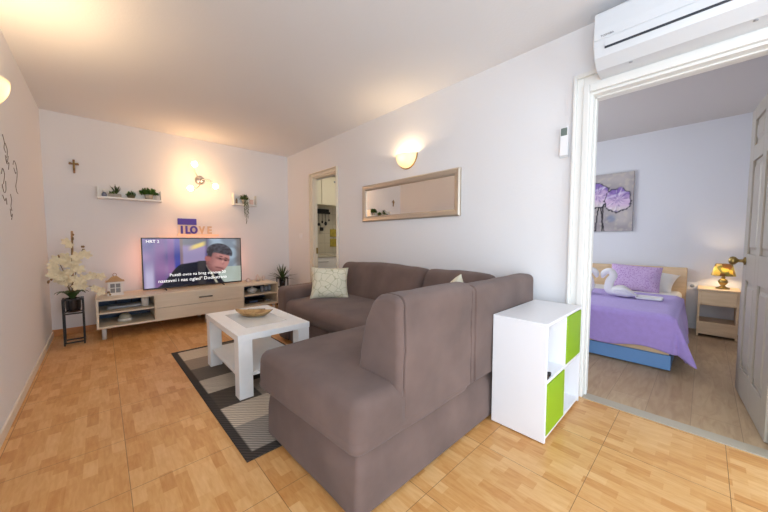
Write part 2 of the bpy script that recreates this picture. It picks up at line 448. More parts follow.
for y0, y1, z0, z1 in ((YF - 0.2, LY0, 0, H), (LY1, YB + 0.2, 0, H), (LY0, LY1, 0, LZ0), (LY0, LY1, LZ1, H)):
    w.box(XL - 0.2, XL, y0, y1, z0, z1)
struct(w.build('wall_left', M_wall))
struct(MB().box(XL, XR, YB, YB + 0.2, 0, H).build('wall_back', M_wall))
D0, D1, DH = -0.335, 0.55, 2.03          # bedroom doorway
K0, K1, KH = 3.43, 4.05, 1.995         # kitchen doorway
w = MB()
for y0, y1, z0, z1 in ((YF - 0.2, D0, 0, H), (D0, D1, DH, H), (D1, K0, 0, H), (K0, K1, KH, H), (K1 + 0.22, YB + 0.2, 0, H)):
    w.box(XR, XK, y0, y1, z0, z1)
w.box(XR, XR + 0.05, K1, K1 + 0.22, 0, H).box(XR + 0.05, XK, K1, K1 + 0.22, KH, H)
struct(w.build('wall_right', M_wall))
# wall behind the camera with a glazed balcony door
WX0, WX1, WZ0, WZ1 = 0.05, 2.0, 0.06, 2.2
w = MB()
for x0, x1, z0, z1 in ((XL, WX0, 0, H), (WX1, XR, 0, H), (WX0, WX1, 0, WZ0), (WX0, WX1, WZ1, H)):
    w.box(x0, x1, YF - 0.2, YF, z0, z1)
struct(w.build('wall_front', M_wall))
def window(name, axis, a0, a1, z0, z1, p, mid=True):
    t = thing(name, 'x', 'window', (0, 0, 0)); del t['label']; del t['category']; struct(t)
    fr = MB(); pn = MB()
    def bx(m, a, b, c, d, e, f):
        (m.box(a, b, c, d, e, f) if axis == 'y' else m.box(c, d, a, b, e, f))
    for a, b, c, d in ((a0, a0 + 0.06, z0, z1), (a1 - 0.06, a1, z0, z1), (a0 + 0.06, a1 - 0.06, z0, z0 + 0.07), (a0 + 0.06, a1 - 0.06, z1 - 0.06, z1)):
        bx(fr, a, b, p - 0.03, p + 0.03, c, d)
    bx(fr, (a0 + a1) / 2 - 0.05, (a0 + a1) / 2 + 0.05, p - 0.03, p + 0.03, z0 + 0.07, z1 - 0.06)
    bx(pn, a0 + 0.05, (a0 + a1) / 2 - 0.04, p - 0.004, p + 0.004, z0 + 0.06, z1 - 0.05)
    bx(pn, (a0 + a1) / 2 + 0.04, a1 - 0.05, p - 0.004, p + 0.004, z0 + 0.06, z1 - 0.05)
    fr.build('window_frame', M_trim, t); pn.build('glass_pane', M_pane, t)
window('window_3', 'x', LY0, LY1, LZ0, LZ1, XL - 0.1)
window('window_1', 'y', WX0, WX1, WZ0, WZ1, YF - 0.1)
# bedroom shell
w = MB()
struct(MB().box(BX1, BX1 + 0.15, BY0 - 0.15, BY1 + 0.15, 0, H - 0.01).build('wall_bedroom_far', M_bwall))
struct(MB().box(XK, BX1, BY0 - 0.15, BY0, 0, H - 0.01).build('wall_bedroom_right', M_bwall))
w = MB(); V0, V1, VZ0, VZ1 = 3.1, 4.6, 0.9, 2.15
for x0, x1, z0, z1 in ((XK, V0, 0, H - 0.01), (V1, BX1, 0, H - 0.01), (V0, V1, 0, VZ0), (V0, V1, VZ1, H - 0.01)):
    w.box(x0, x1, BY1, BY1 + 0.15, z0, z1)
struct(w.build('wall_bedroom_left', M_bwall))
window('window_2', 'y', V0, V1, VZ0, VZ1, BY1 + 0.08)
# kitchen shell
struct(MB().box(XK, KX1, KY1, KY1 + 0.15, 0, H - 0.01).build('wall_kitchen_far', M_ktile))
struct(MB().box(KX1, KX1 + 0.15, KY0 - 0.15, KY1 + 0.15, 0, H - 0.01).build('wall_kitchen_right', M_wall))
struct(MB().box(XK, KX1, KY0 - 0.15, KY0, 0, H - 0.01).build('wall_kitchen_near', M_wall))
struct(MB().box(XK, XK + 0.02, YB + 0.2, KY1, 0, H - 0.01).build('wall_kitchen_left', M_wall))
# skirting
struct(MB().box(XL, XL + 0.012, LY1, YB - 0.012, 0, 0.062).build('baseboard_left', M_beige, bevel=0.003))
struct(MB().box(XL, XR, YB - 0.012, YB, 0, 0.075).build('baseboard_back', M_woodskirt, bevel=0.003))
bb2 = MB().box(XR - 0.012, XR, 0.64, 3.38, 0, 0.075).box(XR - 0.012, XR, 4.25, YB - 0.012, 0, 0.075)
struct(bb2.build('baseboard_right', M_woodskirt, bevel=0.003))
bb3 = MB().box(BX1 - 0.012, BX1, BY0, BY1, 0, 0.07)
struct(bb3.build('baseboard_bedroom', M_bwall, bevel=0.003))
# bedroom door casing: stepped profile, then the jamb lining
def casing(name, y0, y1, zt, wd, m, wl, hd, xk=None):
    XK = xk or globals()['XK']
    c = MB()
    def ring(o, i, d):      # ring between outer share o and inner share i of the board width, standing d off the wall
        x = XR - d
        c.box(x, XR, y1 + i * wd, y1 + o * wd, 0, zt + o * hd)
        c.box(x, XR, y0 - o * wl, y0 - i * wl, 0, zt + o * hd)
        c.box(x, XR, y0 - i * wl, y1 + i * wd, zt + i * hd, zt + o * hd)
    ring(1, 0.8, 0.034); ring(0.8, 0.36, 0.016); ring(0.36, -0.02, 0.024)
    c.box(XR, XK, y1 - 0.018, y1, 0, zt - 0.018); c.box(XR, XK, y0, y0 + 0.018, 0, zt - 0.018); c.box(XR, XK, y0, y1, zt - 0.018, zt)
    # door stop
    if not xk: c.box(XR + 0.05, XR + 0.085, y1 - 0.028, y1 - 0.018, 0, zt - 0.028); c.box(XR + 0.05, XR + 0.085, y0 + 0.018, y1 - 0.028, zt - 0.028, zt - 0.018)
    return struct(c.build(name, m, bevel=0.004))
casing('trim_1', D0, D1, DH, 0.088, M_trim, 0.088, 0.125)
casing('trim_2', K0, K1, KH, 0.085, M_cream, 0.025, 0.06, XR + 0.05)
struct(MB().box(XR - 0.005, XK - 0.06, D0 + 0.02, D1 - 0.02, 0.0, 0.006).build('trim_3', mat('threshold_strip', rgb(176, 166, 148), 0.45), bevel=0.002))
# picture-side strike plate on the kitchen jamb
struct(MB().box(XR + 0.02, XR + 0.05, K1 - 0.022, K1 - 0.0175, 0.86, 0.95).build('trim_4', M_gold))

# bedroom door: six-panel leaf, opened into the bedroom
def six_panel_door():
    hx, L, y0, y1, zt = 2.515, 0.80, -0.295, -0.255, 1.955
    d = MB()
    xs = [hx, hx + 0.11, hx + 0.36, hx + 0.44, hx + 0.69, hx + L]
    zs = [0.008, 0.20, 0.80, 0.98, 1.60, 1.70, 1.87, zt]
    core = MB()
    d.box(hx, hx + L, y0 + 0.012, y1 - 0.012, 0.008, zt)
    for s, (a, b) in ((1, (y1 - 0.012, y1)), (-1, (y0, y0 + 0.012))):
        for i in (0, 2, 4): d.box(xs[i], xs[i + 1], a, b, 0.008, zt)
        for k in (0, 2, 4, 6):
            for i in (1, 3): d.box(xs[i], xs[i + 1], a, b, zs[k], zs[k + 1])
        for k in (1, 3, 5):
            for i in (1, 3):
                X0, X1, Z0, Z1 = xs[i] + 0.028, xs[i + 1] - 0.028, zs[k] + 0.028, zs[k + 1] - 0.028
                yb = y1 - 0.012 if s > 0 else y0 + 0.012; yt = yb + s * 0.010; q = 0.02
                bot = [(X0, yb, Z0), (X1, yb, Z0), (X1, yb, Z1), (X0, yb, Z1)]
                top = [(X0 + q, yt, Z0 + q), (X1 - q, yt, Z0 + q), (X1 - q, yt, Z1 - q), (X0 + q, yt, Z1 - q)]
                d.hexa(bot, top)
    o = thing('door_1', 'x', 'door', (hx, -0.275, 0)); o.rotation_euler = (0, 0, math.radians(4.6)); del o['label']; del o['category']; struct(o)
    d.build('door_leaf', mat('greige_door_paint', rgb(172, 163, 151), 0.4), o, bevel=0.003)
    for s, yb in ((1, y1), (-1, y0)):
        k = MB(); c = (hx + L - 0.07, yb, 0.93)
        k.lathe([(0.001, 0), (0.028, 0), (0.028, 0.004), (0.02, 0.008), (0.011, 0.012), (0.010, 0.03), (0.016, 0.036), (0.027, 0.046), (0.03, 0.058), (0.025, 0.07), (0.012, 0.077), (0.001, 0.078)] if s > 0 else
                [(0.001, 0), (0.028, 0), (0.028, -0.004), (0.02, -0.008), (0.011, -0.012), (0.010, -0.03), (0.027, -0.046), (0.03, -0.058), (0.012, -0.077), (0.001, -0.078)], c, 20, axis='y')
        k.build('door_knob', M_gold, o)
six_panel_door()

# ------------------------------------------------------------------ sofa
def wob(w, amp, sc_, seed=0):
    return amp * noise.noise(Vector((w.x * sc_ + seed, w.y * sc_, w.z * sc_)))
sofa = thing('corner_sofa', 'large mauve-brown microfibre corner sofa with rounded backrests on the tiled floor', 'sofa', (1.5, 1.9, 0))
def base_fn(w, n):
    k = max(0, min(1, (w.z - 0.14) / 0.13)) ** 2
    if w.y < 0.9: w = Vector((w.x, w.y + 0.026 * k, w.z))
    lean = 0.026 * k if w.x < 0.8 else 0
    lean += 0.026 * max(0, min(1, (1.62 - w.y) / 0.78)) - 0.010 if w.x < 0.8 else 0
    return (w.x + lean + wob(w, 0.005, 5), w.y + wob(w, 0.004, 5, 9) * (0 if w.y < 0.9 else 1), w.z)
b = MB()
b.soft(0.640, 2.325, 0.846, 1.61, 0.012, 0.285, (0.022, 0.022, 0.015), 12, base_fn)
b.soft(1.40, 2.325, 1.55, 3.10, 0.012, 0.292, (0.03, 0.03, 0.02), 12, base_fn)
b.build('base', M_sofa, sofa)
def seat_fn(x0, x1, y0, y1, ztop, crown):
    def fn(w, n):
        u = max(0, 1 - ((w.x - (x0 + x1) / 2) / ((x1 - x0) / 2)) ** 4); v = max(0, 1 - ((w.y - (y0 + y1) / 2) / ((y1 - y0) / 2)) ** 4)
        up = max(0.0, n.z) * crown * u * v
        a = 0.008
        return (w.x + wob(w, a, 6) * abs(n.x), w.y + wob(w, a, 6, 5) * abs(n.y), w.z + up + wob(w, a, 4, 3) * max(0, n.z))
    return fn
_sf = seat_fn(0.615, 1.42, 0.842, 1.655, 0.47, 0.012)
def chaise_fn(w, n):
    x, y, z = _sf(w, n)
    k = max(0, min(1, (0.40 - w.z) / 0.14))          # the lower edge stays crisp and sits over the base
    x += 0.044 * max(0, min(1, (1.62 - w.y) / 0.78)) if w.x < 0.9 else 0
    return (x + (0.012 * n.x * k if n.z < 0 else 0), y + (0.008 * n.y * k if n.z < 0 else 0), z)
MB().soft(0.604, 1.42, 0.838, 1.665, 0.250, 0.472, (0.05, 0.05, 0.06), 16, chaise_fn).build('chaise_seat', M_sofa, sofa)
MB().soft(1.345, 2.12, 1.60, 2.94, 0.285, 0.455, (0.075, 0.05, 0.07), 16, seat_fn(1.345, 2.1, 1.60, 2.94, 0.455, 0.02)).build('seat_cushion', M_sofa, sofa)
def armfn(w, n):
    return (w.x + wob(w, 0.006, 6) * abs(n.x), w.y + wob(w, 0.005, 6, 2) * abs(n.y), w.z + wob(w, 0.006, 5, 4) * max(0, n.z) + 0.02 * (w.x - 1.4) * max(0, n.z))
MB().soft(1.365, 2.325, 2.925, 3.165, 0.012, 0.575, (0.05, 0.06, 0.06), 12, armfn).build('armrest', M_sofa, sofa)
# backrests: a profile swept along, with closed rounded ends
def round_poly(pts, r, seg=5):
    out = []; n = len(pts)
    for i in range(n):
        p0, p, p1 = Vector(pts[i - 1]), Vector(pts[i][:2]), Vector(pts[(i + 1) % n])
        rr = r[i] if hasattr(r, '__len__') else r
        a = (p0 - p); b_ = (p1 - p); ra = min(rr, a.length * 0.49, b_.length * 0.49)
        A = p + a.normalized() * ra; B = p + b_.normalized() * ra
        for k in range(seg + 1):
            t = k / seg; out.append(tuple(A * (1 - t) ** 2 + p * 2 * t * (1 - t) + B * t * t))
    return out
def dense(poly, n=3):
    out = []
    for i in range(len(poly)):
        a, b_ = Vector(poly[i]), Vector(poly[(i + 1) % len(poly)])
        m = max(1, int((b_ - a).length / 0.03))
        for k in range(m): out.append(tuple(a.lerp(b_, k / m)))
    return out
def sweep_back(axis, prof, s0, s1, er0, er1, amp=0.006, puff=0.0, groove=(), top=None):
    prof = dense(prof); n = len(prof)
    cx_ = sum(p[0] for p in prof) / n; cz_ = sum(p[1] for p in prof) / n
    # outward normals for insetting
    st = []
    N = 40
    for k in range(7):
        a = k / 6 * PI / 2
        st.append((s0 + er0 * (1 - math.sin(a)), er0 * (1 - math.cos(a))) if False else (s0 + er0 * (1 - math.cos(a)), er0 * (1 - math.sin(a))))
    for k in range(1, N): st.append((s0 + er0 + (s1 - er1 - s0 - er0) * k / N, 0))
    for k in range(7):
        a = k / 6 * PI / 2
        st.append((s1 - er1 * (1 - math.sin(a)), er1 * (1 - math.cos(a))))
    for g in groove:
        st += [(g - 0.012, 0), (g - 0.006, 0.006), (g, 0.014), (g + 0.006, 0.006), (g + 0.012, 0)]
    st.sort()
    nor = []
    for i in range(n):
        a, b_ = prof[i - 1], prof[(i + 1) % n]
        tx, tz = b_[0] - a[0], b_[1] - a[1]; ll = math.hypot(tx, tz) or 1
        q = (tz / ll, -tx / ll)
        if q[0] * (prof[i][0] - cx_) + q[1] * (prof[i][1] - cz_) < 0: q = (-q[0], -q[1])
        nor.append(q)
    rings = []
    for s_, ins in st:
        ring = []
        for i, (p, z) in enumerate(prof):
            u = max(0.0, 1 - ((s_ - (s0 + s1) / 2) / ((s1 - s0) / 2)) ** 2)
            d = -ins + puff * u + amp * noise.noise(Vector((s_ * 6, p * 6, z * 6 + 3)))
            if axis == 'x' and z > 0.42: d += 0.007 * noise.noise(Vector((s_ * 4, p * 5, z * 24))) * max(0, 1 - abs(s_ - s0) / 0.10)
            pp, zz = p + nor[i][0] * d, z + nor[i][1] * d
            if top: zz += top(s_) * max(0, (z - 0.45) / 0.4)
            ring.append((s_, pp, zz) if axis == 'x' else (pp, s_, zz))
        rings.append(ring)
    return MB().loft(rings, 0, True)
# near section, its back to the camera: flat outer face at y 0.838, sloping inner face
pf = round_poly([(0.836, 0.290), (0.836, 0.842), (0.985, 0.85), (1.07, 0.70), (1.12, 0.44), (1.12, 0.290)], [0.02, 0.045, 0.10, 0.12, 0.05, 0.02])
o = sweep_back('x', pf, 0.868, 1.428, 0.028, 0.004, 0.010, 0.0, groove=(0.903,))
o.build('corner_backrest', M_sofa, sofa)
pf2 = round_poly([(0.836, 0.290), (0.836, 0.825), (0.975, 0.83), (1.055, 0.70), (1.10, 0.44), (1.10, 0.290)], [0.02, 0.045, 0.09, 0.12, 0.05, 0.02])
o = sweep_back('x', pf2, 1.432, 2.318, 0.006, 0.06, 0.006, 0.0, groove=(1.47,))
o.build('corner_backrest', M_sofa, sofa)
# long section against the wall: two back cushions (profile in x,z)
pw = round_poly([(2.32, 0.30), (2.32, 0.79), (2.13, 0.815), (1.99, 0.44), (2.0, 0.30)], [0.03, 0.07, 0.10, 0.06, 0.03])
for y0, y1, pu in ((1.735, 2.985, 0.02), (1.10, 1.725, 0.01)):
    m = sweep_back('y', pw, y0, y1, 0.07, 0.03, 0.01, pu)
    m.f = [list(reversed(f)) for f in m.f]
    m.build('back_cushion', M_sofa, sofa)

# scatter cushions
def cushion(w_, h_, t_, N=26, corner=0.07):
    m = MB()
    for sgn in (1, -1):
        def P(u, v):
            a, c = 2 * u - 1, 2 * v - 1
            th = t_ / 2 * (max(0, 1 - abs(a) ** 3.0) * max(0, 1 - abs(c) ** 3.0)) ** 0.55
            k = 1 - corner * (1 - a * a) * abs(c) ** 2
            k2 = 1 - corner * (1 - c * c) * abs(a) ** 2
            return Vector((a * w_ / 2 * k2, sgn * th + 0.004 * noise.noise(Vector((a * 3, c * 3, sgn))), c * h_ / 2 * k))
        m2 = MB().grid(P, N, N)
        fs = m2.f if sgn < 0 else [list(reversed(f)) for f in m2.f]
        m.add(m2.v, fs, 0, True)
    return m
def place(m, mat4):
    m.v = [tuple(mat4 @ Vector(p)) for p in m.v]; return m
def pose(loc, rz=0, rx=0, ry=0):
    return Matrix.Translation(loc) @ Matrix.Rotation(rz, 4, 'Z') @ Matrix.Rotation(rx, 4, 'X') @ Matrix.Rotation(ry, 4, 'Y')
c1 = place(cushion(0.40, 0.36, 0.15, 26, 0.10), pose((1.755, 2.71, 0.618), -0.55, -0.5, 0.04))
tag(c1.build('throw_pillow', M_pillow), 'cream cushion with olive leaf outlines leaning against the far sofa arm', 'cushion')
c2 = place(cushion(0.32, 0.32, 0.11), pose((1.79, 1.225, 0.652), 0.12, 0.50, 0.6))
tag(c2.build('throw_pillow', M_pillow), 'pale cushion of which only a tip shows above the near sofa backrest', 'cushion')

# ------------------------------------------------------------------ cube cabinet
cab = thing('cube_cabinet', 'white two by two cube shelf with two lime green doors behind the sofa', 'cabinet', (1.98, 0.68, 0))
cx0, cx1, cy0, cy1, cz = 1.653, 2.282, 0.534, 0.828, 0.643
t_ = 0.017
m = MB().box(cx0, cx0 + t_, cy0, cy1, 0.006, cz - t_).box(cx1 - t_, cx1, cy0, cy1, 0.006, cz - t_).box(cx0, cx1, cy0, cy1, cz - t_, cz)
m.box(cx0 + t_, cx1 - t_, cy0 + 0.003, cy1, 0.02, 0.02 + t_)
m.box(cx0 + t_, cx1 - t_, cy0 + 0.001, cy1 - 0.01, 0.328 - t_ / 2, 0.328 + t_ / 2)
xm = (cx0 + cx1) / 2
m.box(xm - t_ / 2, xm + t_ / 2, cy0 + 0.001, cy1 - 0.01, 0.02 + t_, 0.328 - t_ / 2).box(xm - t_ / 2, xm + t_ / 2, cy0 + 0.001, cy1 - 0.01, 0.328 + t_ / 2, cz - t_)
m.box(cx0 + t_, cx1 - t_, cy1 - 0.01, cy1 - 0.003, 0.02 + t_, cz - t_)
m.build('carcass', M_white, cab, bevel=0.002)
d = MB().box(xm + t_ / 2 + 0.003, cx1 - t_ - 0.003, cy0 - 0.002, cy0 + 0.014, 0.340, cz - t_ - 0.004).build('door', M_green, cab, bevel=0.002); d['label'] = 'upper right lime green door'
d = MB().box(cx0 + t_ + 0.003, xm - t_ / 2 - 0.003, cy0 - 0.002, cy0 + 0.014, 0.041, 0.316).build('door', M_green, cab, bevel=0.002); d['label'] = 'lower left lime green door'
k = MB(); k.tube([(1.715, 0.552, 0.343), (1.74, 0.545, 0.345), (1.775, 0.552, 0.345), (1.76, 0.575, 0.345), (1.725, 0.572, 0.347), (1.73, 0.552, 0.351)], 0.006, 6)
k.box(1.69, 1.715, 0.540, 0.562, 0.3372, 0.362)
tag(k.build('cable_adapter', M_black), 'small black coiled cable lying in the open upper cell of the white cube shelf', 'cable')

# ------------------------------------------------------------------ rug and coffee table
rx0, rx1, ry0, ry1 = 0.458, 1.34, 1.472, 3.40
def rugcol(u, v):
    x, y = rx0 + u * (rx1 - rx0), ry0 + v * (ry1 - ry0)
    dk = rgb(62, 56, 52)
    bd = 0.045
    if x < rx0 + bd or x > rx1 - bd or y < ry0 + bd + 0.012 or y > ry1 - bd: return dk
    i = int((x - rx0 - bd) / 0.262); j = int((y - 1.53) / 0.262)
    pal = [rgb(150, 144, 136), rgb(196, 184, 166), rgb(78, 70, 62), rgb(190, 182, 168), rgb(108, 100, 92), rgb(154, 140, 126), rgb(200, 188, 170), rgb(120, 112, 104)]
    seq = [[0, 1, 2, 3, 4, 5, 6, 7], [1, 6, 5, 2, 3, 7, 4, 1], [4, 2, 3, 6, 0, 2, 3, 5], [6, 4, 1, 5, 2, 3, 7, 2]]
    return pal[seq[min(i, 3)][min(max(j, 0), 7)]]
rg = MB()
painted(rg, lambda u, v: (rx0 + 0.016 - 0.032 * v + u * (rx1 - rx0), ry0 + v * (ry1 - ry0), 0.008), 90, 195, rugcol)
n0 = len(rg.v)
rim = [(rx0 + 0.016, ry0), (rx1 + 0.016, ry0), (rx1 - 0.016, ry1), (rx0 - 0.016, ry1)]
rg.add([(x, y, 0.008) for x, y in rim] + [(x, y, 0.0005) for x, y in rim], [(0, 4, 5, 1), (1, 5, 6, 2), (2, 6, 7, 3), (3, 7, 4, 0), (7, 6, 5, 4)])
rg.cols += [rgb(62, 56, 52)] * 8
tag(rg.build('patchwork_rug', rug_mat()), 'dark bordered rug of grey, beige and brown squares under the coffee table', 'rug')

tx0, tx1, ty0, ty1, tz = 0.628, 1.15, 2.065, 2.885, 0.445
tb = thing('coffee_table', 'white wood coffee table with thick square legs and a lower shelf on the rug', 'table', (0.88, 2.47, 0.009))
m = MB(); th = 0.042; iw = 0.105
m.box(tx0, tx1, ty0, ty0 + iw + 0.05, tz - th, tz).box(tx0, tx1, ty1 - iw - 0.05, ty1, tz - th, tz)
m.box(tx0, tx0 + iw, ty0 + iw + 0.05, ty1 - iw - 0.05, tz - th, tz).box(tx1 - iw, tx1, ty0 + iw + 0.05, ty1 - iw - 0.05, tz - th, tz)
m.build('tabletop', M_table, tb, bevel=0.0015)
g = MB().box(tx0 + iw, tx1 - iw, ty0 + iw + 0.05, ty1 - iw - 0.05, tz - 0.02, tz - 0.001).build('glass_inset', M_glass_in, tb); g['label'] = 'frosted glass panel in the middle of the top'
lw = 0.09
for x in (tx0 + 0.003, tx1 - lw - 0.003):
    for y in (ty0 + 0.003, ty1 - lw - 0.003):
        MB().box(x, x + lw, y, y + lw, 0.0095, tz - th).build('leg', M_table, tb, bevel=0.002)
MB().box(tx0 + 0.02, tx1 - 0.02, ty0 + 0.045, ty1 - 0.045, 0.135, 0.16).build('lower_shelf', M_table, tb, bevel=0.002)

# leaf shaped dish
def dish():
    m = MB(); c = Vector((0.905, 2.535, tz)); a = math.radians(-44)
    ux, uy = Vector((math.cos(a), math.sin(a), 0)), Vector((-math.sin(a), math.cos(a), 0))
    rings = []
    prof = [(0.02, 0.0005), (0.5, 0.0005), (0.75, 0.012), (0.92, 0.027), (1.0, 0.036), (0.97, 0.037), (0.86, 0.027), (0.7, 0.016), (0.45, 0.009), (0.02, 0.008)]
    for r_, h_ in prof:
        ring = []
        for k in range(40):
            t = 2 * PI * k / 40; cc, ss = math.cos(t), math.sin(t)
            wx = 0.158 * r_ * cc; wy = 0.082 * r_ * math.copysign(abs(ss) ** 1.35, ss)
            ring.append(c + ux * wx + uy * wy + Vector((0, 0, h_ + (0.022 * r_ ** 3 * cc ** 4 if h_ > 0.001 else 0))))
        rings.append(ring)
    m.loft(rings, 0, True)
    return m
tag(dish().build('wooden_dish', M_bowlw), 'shallow leaf-shaped wooden dish on the coffee table', 'dish')
rm = thing('remote_control', 'dark remote control lying behind the wooden dish on the coffee table', 'remote control', (0.98, 2.70, tz))
place(MB().box(-0.075, 0.075, -0.02, 0.02, 0.0005, 0.017), pose((0.98, 2.70, tz), -0.72)).build('body', M_black, rm, bevel=0.004)
place(MB().box(-0.06, 0.02, -0.013, 0.013, 0.0172, 0.019), pose((0.98, 2.70, tz), -0.72)).build('keypad', M_acgrey, rm)

# ------------------------------------------------------------------ TV stand
sx0, sx1, sy0, sy1, sz0, sz1 = -0.067, 1.915, 4.36, 4.872, 0.121, 0.438
st = thing('tv_stand', 'long pale oak low sideboard with a drawer and open ends under the television', 'tv stand', (0.94, 4.65, 0))
p1, p2 = 0.438, 1.416
tk = 0.02
m = MB().box(sx0, sx1, sy0, sy1, sz1 - tk, sz1).box(sx0, sx1, sy0, sy1, sz0, sz0 + tk)
for x in (sx0, p1 - tk / 2, p2 - tk / 2, sx1 - tk): m.box(x, x + tk, sy0, sy1, sz0 + tk, sz1 - tk)
m.build('cabinet_body', M_stand, st, bevel=0.002)
MB().box(sx0 + tk, p1 - tk / 2, sy0 + 0.005, sy1 - 0.02, 0.276, 0.291).build('shelf', M_stand, st)
MB().box(p2 + tk / 2, sx1 - tk, sy0 + 0.005, sy1 - 0.02, 0.276, 0.291).build('shelf', M_stand, st)
bp = MB().box(sx0 + tk, sx1 - tk, sy1 - 0.02, sy1 - 0.012, sz0 + tk, sz1 - tk).build('back_panel', M_navy, st); bp['label'] = 'dark blue back panel'
dr = MB().box(p1 + 0.004, p2 - 0.004, sy0 - 0.018, sy0, 0.276, sz1 - 0.004).build('drawer', M_stand, st, bevel=0.002)
h = MB(); h.tube([(0.875, sy0 - 0.03, 0.350), (1.025, sy0 - 0.03, 0.350)], 0.008, 8)
h.tube([(0.90, sy0 - 0.019, 0.350), (0.90, sy0 - 0.03, 0.350)], 0.006).tube([(1.0, sy0 - 0.019, 0.350), (1.0, sy0 - 0.03, 0.350)], 0.006)
hh = h.build('handle', mat('dark_steel', rgb(110, 106, 100), 0.35, metal=0.8), dr)
MB().box(p1 + 0.004, p2 - 0.004, sy0 - 0.018, sy0, sz0 + 0.002, 0.272).build('drop_front', M_stand, st, bevel=0.002)
for x in (-0.012, 0.965, 1.855):
    for y in (sy0 + 0.035, sy1 - 0.06):
        MB().lathe([(0.02, 0.001), (0.02, sz0)], (x, y, 0), 12).build('leg', mat('pale_grey_leg', rgb(206, 202, 198), 0.4) if 'pale_grey_leg' not in bpy.data.materials else bpy.data.materials['pale_grey_leg'], st)

# television
tv = thing('television', 'large flat television showing a man in a dark jacket, on the low sideboard', 'television', (0.93, 4.70, sz1))
vx0, vx1, vz0, vz1, vy = 0.352, 1.502, 0.452, 1.098, 4.68
m = MB().box(vx0, vx1, vy, vy + 0.022, vz0, vz1).box(vx0 + 0.15, vx1 - 0.15, vy + 0.022, vy + 0.055, vz0 + 0.05, vz0 + 0.4)
m.build('housing', M_black, tv, bevel=0.002)
def tvpic(u, v):
    # v up, u right; a man's head bent at the right, purple room behind
    n1 = noise.noise(Vector((u * 5, v * 4, 1.0))); n2 = noise.noise(Vector((u * 30, v * 22, 4.0)))
    def mixc(a, b_, t): return tuple(a[i] * (1 - t) + b_[i] * t for i in range(3))
    def sm(e0, e1, x):
        t = max(0, min(1, (x - e0) / (e1 - e0))); return t * t * (3 - 2 * t)
    c = mixc(rgb(92, 80, 138), rgb(158, 124, 172), 0.5 + 0.9 * n1)
    c = mixc(c, rgb(198, 190, 222), (1 - sm(0.02, 0.06, abs(u - 0.05))) * (1 - sm(0.2, 0.62, v)) * 0.9)
    c = mixc(c, rgb(150, 92, 150), (1 - sm(0.02, 0.07, abs(u - 0.15))) * 0.45)
    c = mixc(c, rgb(150, 92, 160), (1 - sm(0.02, 0.04, abs(u - 0.25))) * 0.5)
    c = mixc(c, rgb(34, 58, 168), (1 - sm(0.015, 0.045, abs(u - 0.315))) * (0.5 + 0.5 * (1 - sm(0.3, 0.75, v))))
    # lit panel in the middle
    if 0.34 < u < 0.62:
        c = mixc(c, rgb(176, 162, 200), 0.7 * sm(0.34, 0.38, u) * (1 - sm(0.58, 0.61, u)))
        c = mixc(c, rgb(120, 122, 120), sm(0.80, 0.9, v) * 0.8)
        d_ = abs(v - (0.80 + 0.08 * (u - 0.45) / 0.12))
        c = mixc(c, rgb(246, 220, 130), (1 - sm(0.02, 0.07, d_)) * sm(0.4, 0.5, u) * (1 - sm(0.56, 0.62, u)))
        c = mixc(c, rgb(150, 120, 110), (1 - sm(0.01, 0.02, abs(u - 0.352))) * 0.7)
    if u > 0.61:
        c = mixc(c, rgb(178, 200, 214), 0.85 * sm(0.61, 0.66, u)); c = mixc(c, rgb(96, 100, 112), 0.55 * (1 - sm(0.1, 0.35, abs(n1 + 0.1)))); c = mixc(c, rgb(116, 104, 98), sm(0.90, 0.98, u) * 0.9)
        if v < 0.36: c = mixc(c, rgb(190, 200, 186), 0.8)
    # jacket
    top = 0.46 * sm(0.10, 0.36, u) + 0.05 * sm(0.3, 0.6, u) - 0.55 * sm(0.60, 0.84, u)
    if u > 0.12: c = mixc(c, rgb(16, 18, 36), sm(-0.012, 0.012, top - v))
    if 0.50 < u < 0.60 and v < 0.52: c = mixc(c, rgb(58, 54, 58), (1 - sm(0.02, 0.06, abs(u - 0.555))) * sm(-0.02, 0.02, 0.53 - v))
    # shirt collar
    c = mixc(c, rgb(196, 190, 170), (1 - sm(0.005, 0.018, abs(u - 0.61 - 0.25 * (0.42 - v)))) * (1 - sm(0.38, 0.44, v)))
    # head, tilted forward: ellipse
    hx, hz = (u - 0.735) * 1.78, v - 0.52
    a = math.radians(-16); px_, pz_ = hx * math.cos(a) + hz * math.sin(a), -hx * math.sin(a) + hz * math.cos(a)
    e = math.hypot(px_ / 0.235, pz_ / 0.30)
    fc = mixc(rgb(200, 140, 134), rgb(112, 64, 68), sm(-0.02, 0.2, -px_ + 0.0) * 0.55)
    fc = mixc(fc, rgb(92, 50, 54), (1 - sm(0.0, 0.05, abs(pz_ - 0.03 - 0.10 * abs(px_ - 0.06)))) * 0.75 * sm(-0.12, 0.0, px_))
    fc = mixc(fc, rgb(130, 74, 76), (1 - sm(0.0, 0.05, math.hypot(px_ - 0.11, pz_ + 0.06))) * 0.5)
    fc = mixc(fc, rgb(108, 54, 62), (1 - sm(0.0, 0.03, abs(pz_ + 0.17))) * (1 - sm(0.05, 0.12, abs(px_ - 0.07))) * 0.8)
    for ex_, ez_ in ((0.035, 0.035), (0.15, 0.02)):
        fc = mixc(fc, rgb(52, 26, 32), (1 - sm(0.5, 1.0, math.hypot((px_ - ex_) / 0.04, (pz_ - ez_) / 0.022))) * 0.85)
        fc = mixc(fc, rgb(48, 30, 34), (1 - sm(0.5, 1.0, math.hypot((px_ - ex_) / 0.055, (pz_ - ez_ - 0.055) / 0.016))) * 0.8)
    fc = mixc(fc, rgb(232, 176, 164), (1 - sm(0.0, 0.05, math.hypot((px_ - 0.10) * 1.6, (pz_ + 0.02) * 0.6))) * 0.6)
    fc = mixc(fc, rgb(84, 46, 52), sm(-0.10, -0.26, pz_) * 0.5 + 0.35 * sm(0.02, -0.2, px_) * (0.6 + 0.8 * n2))
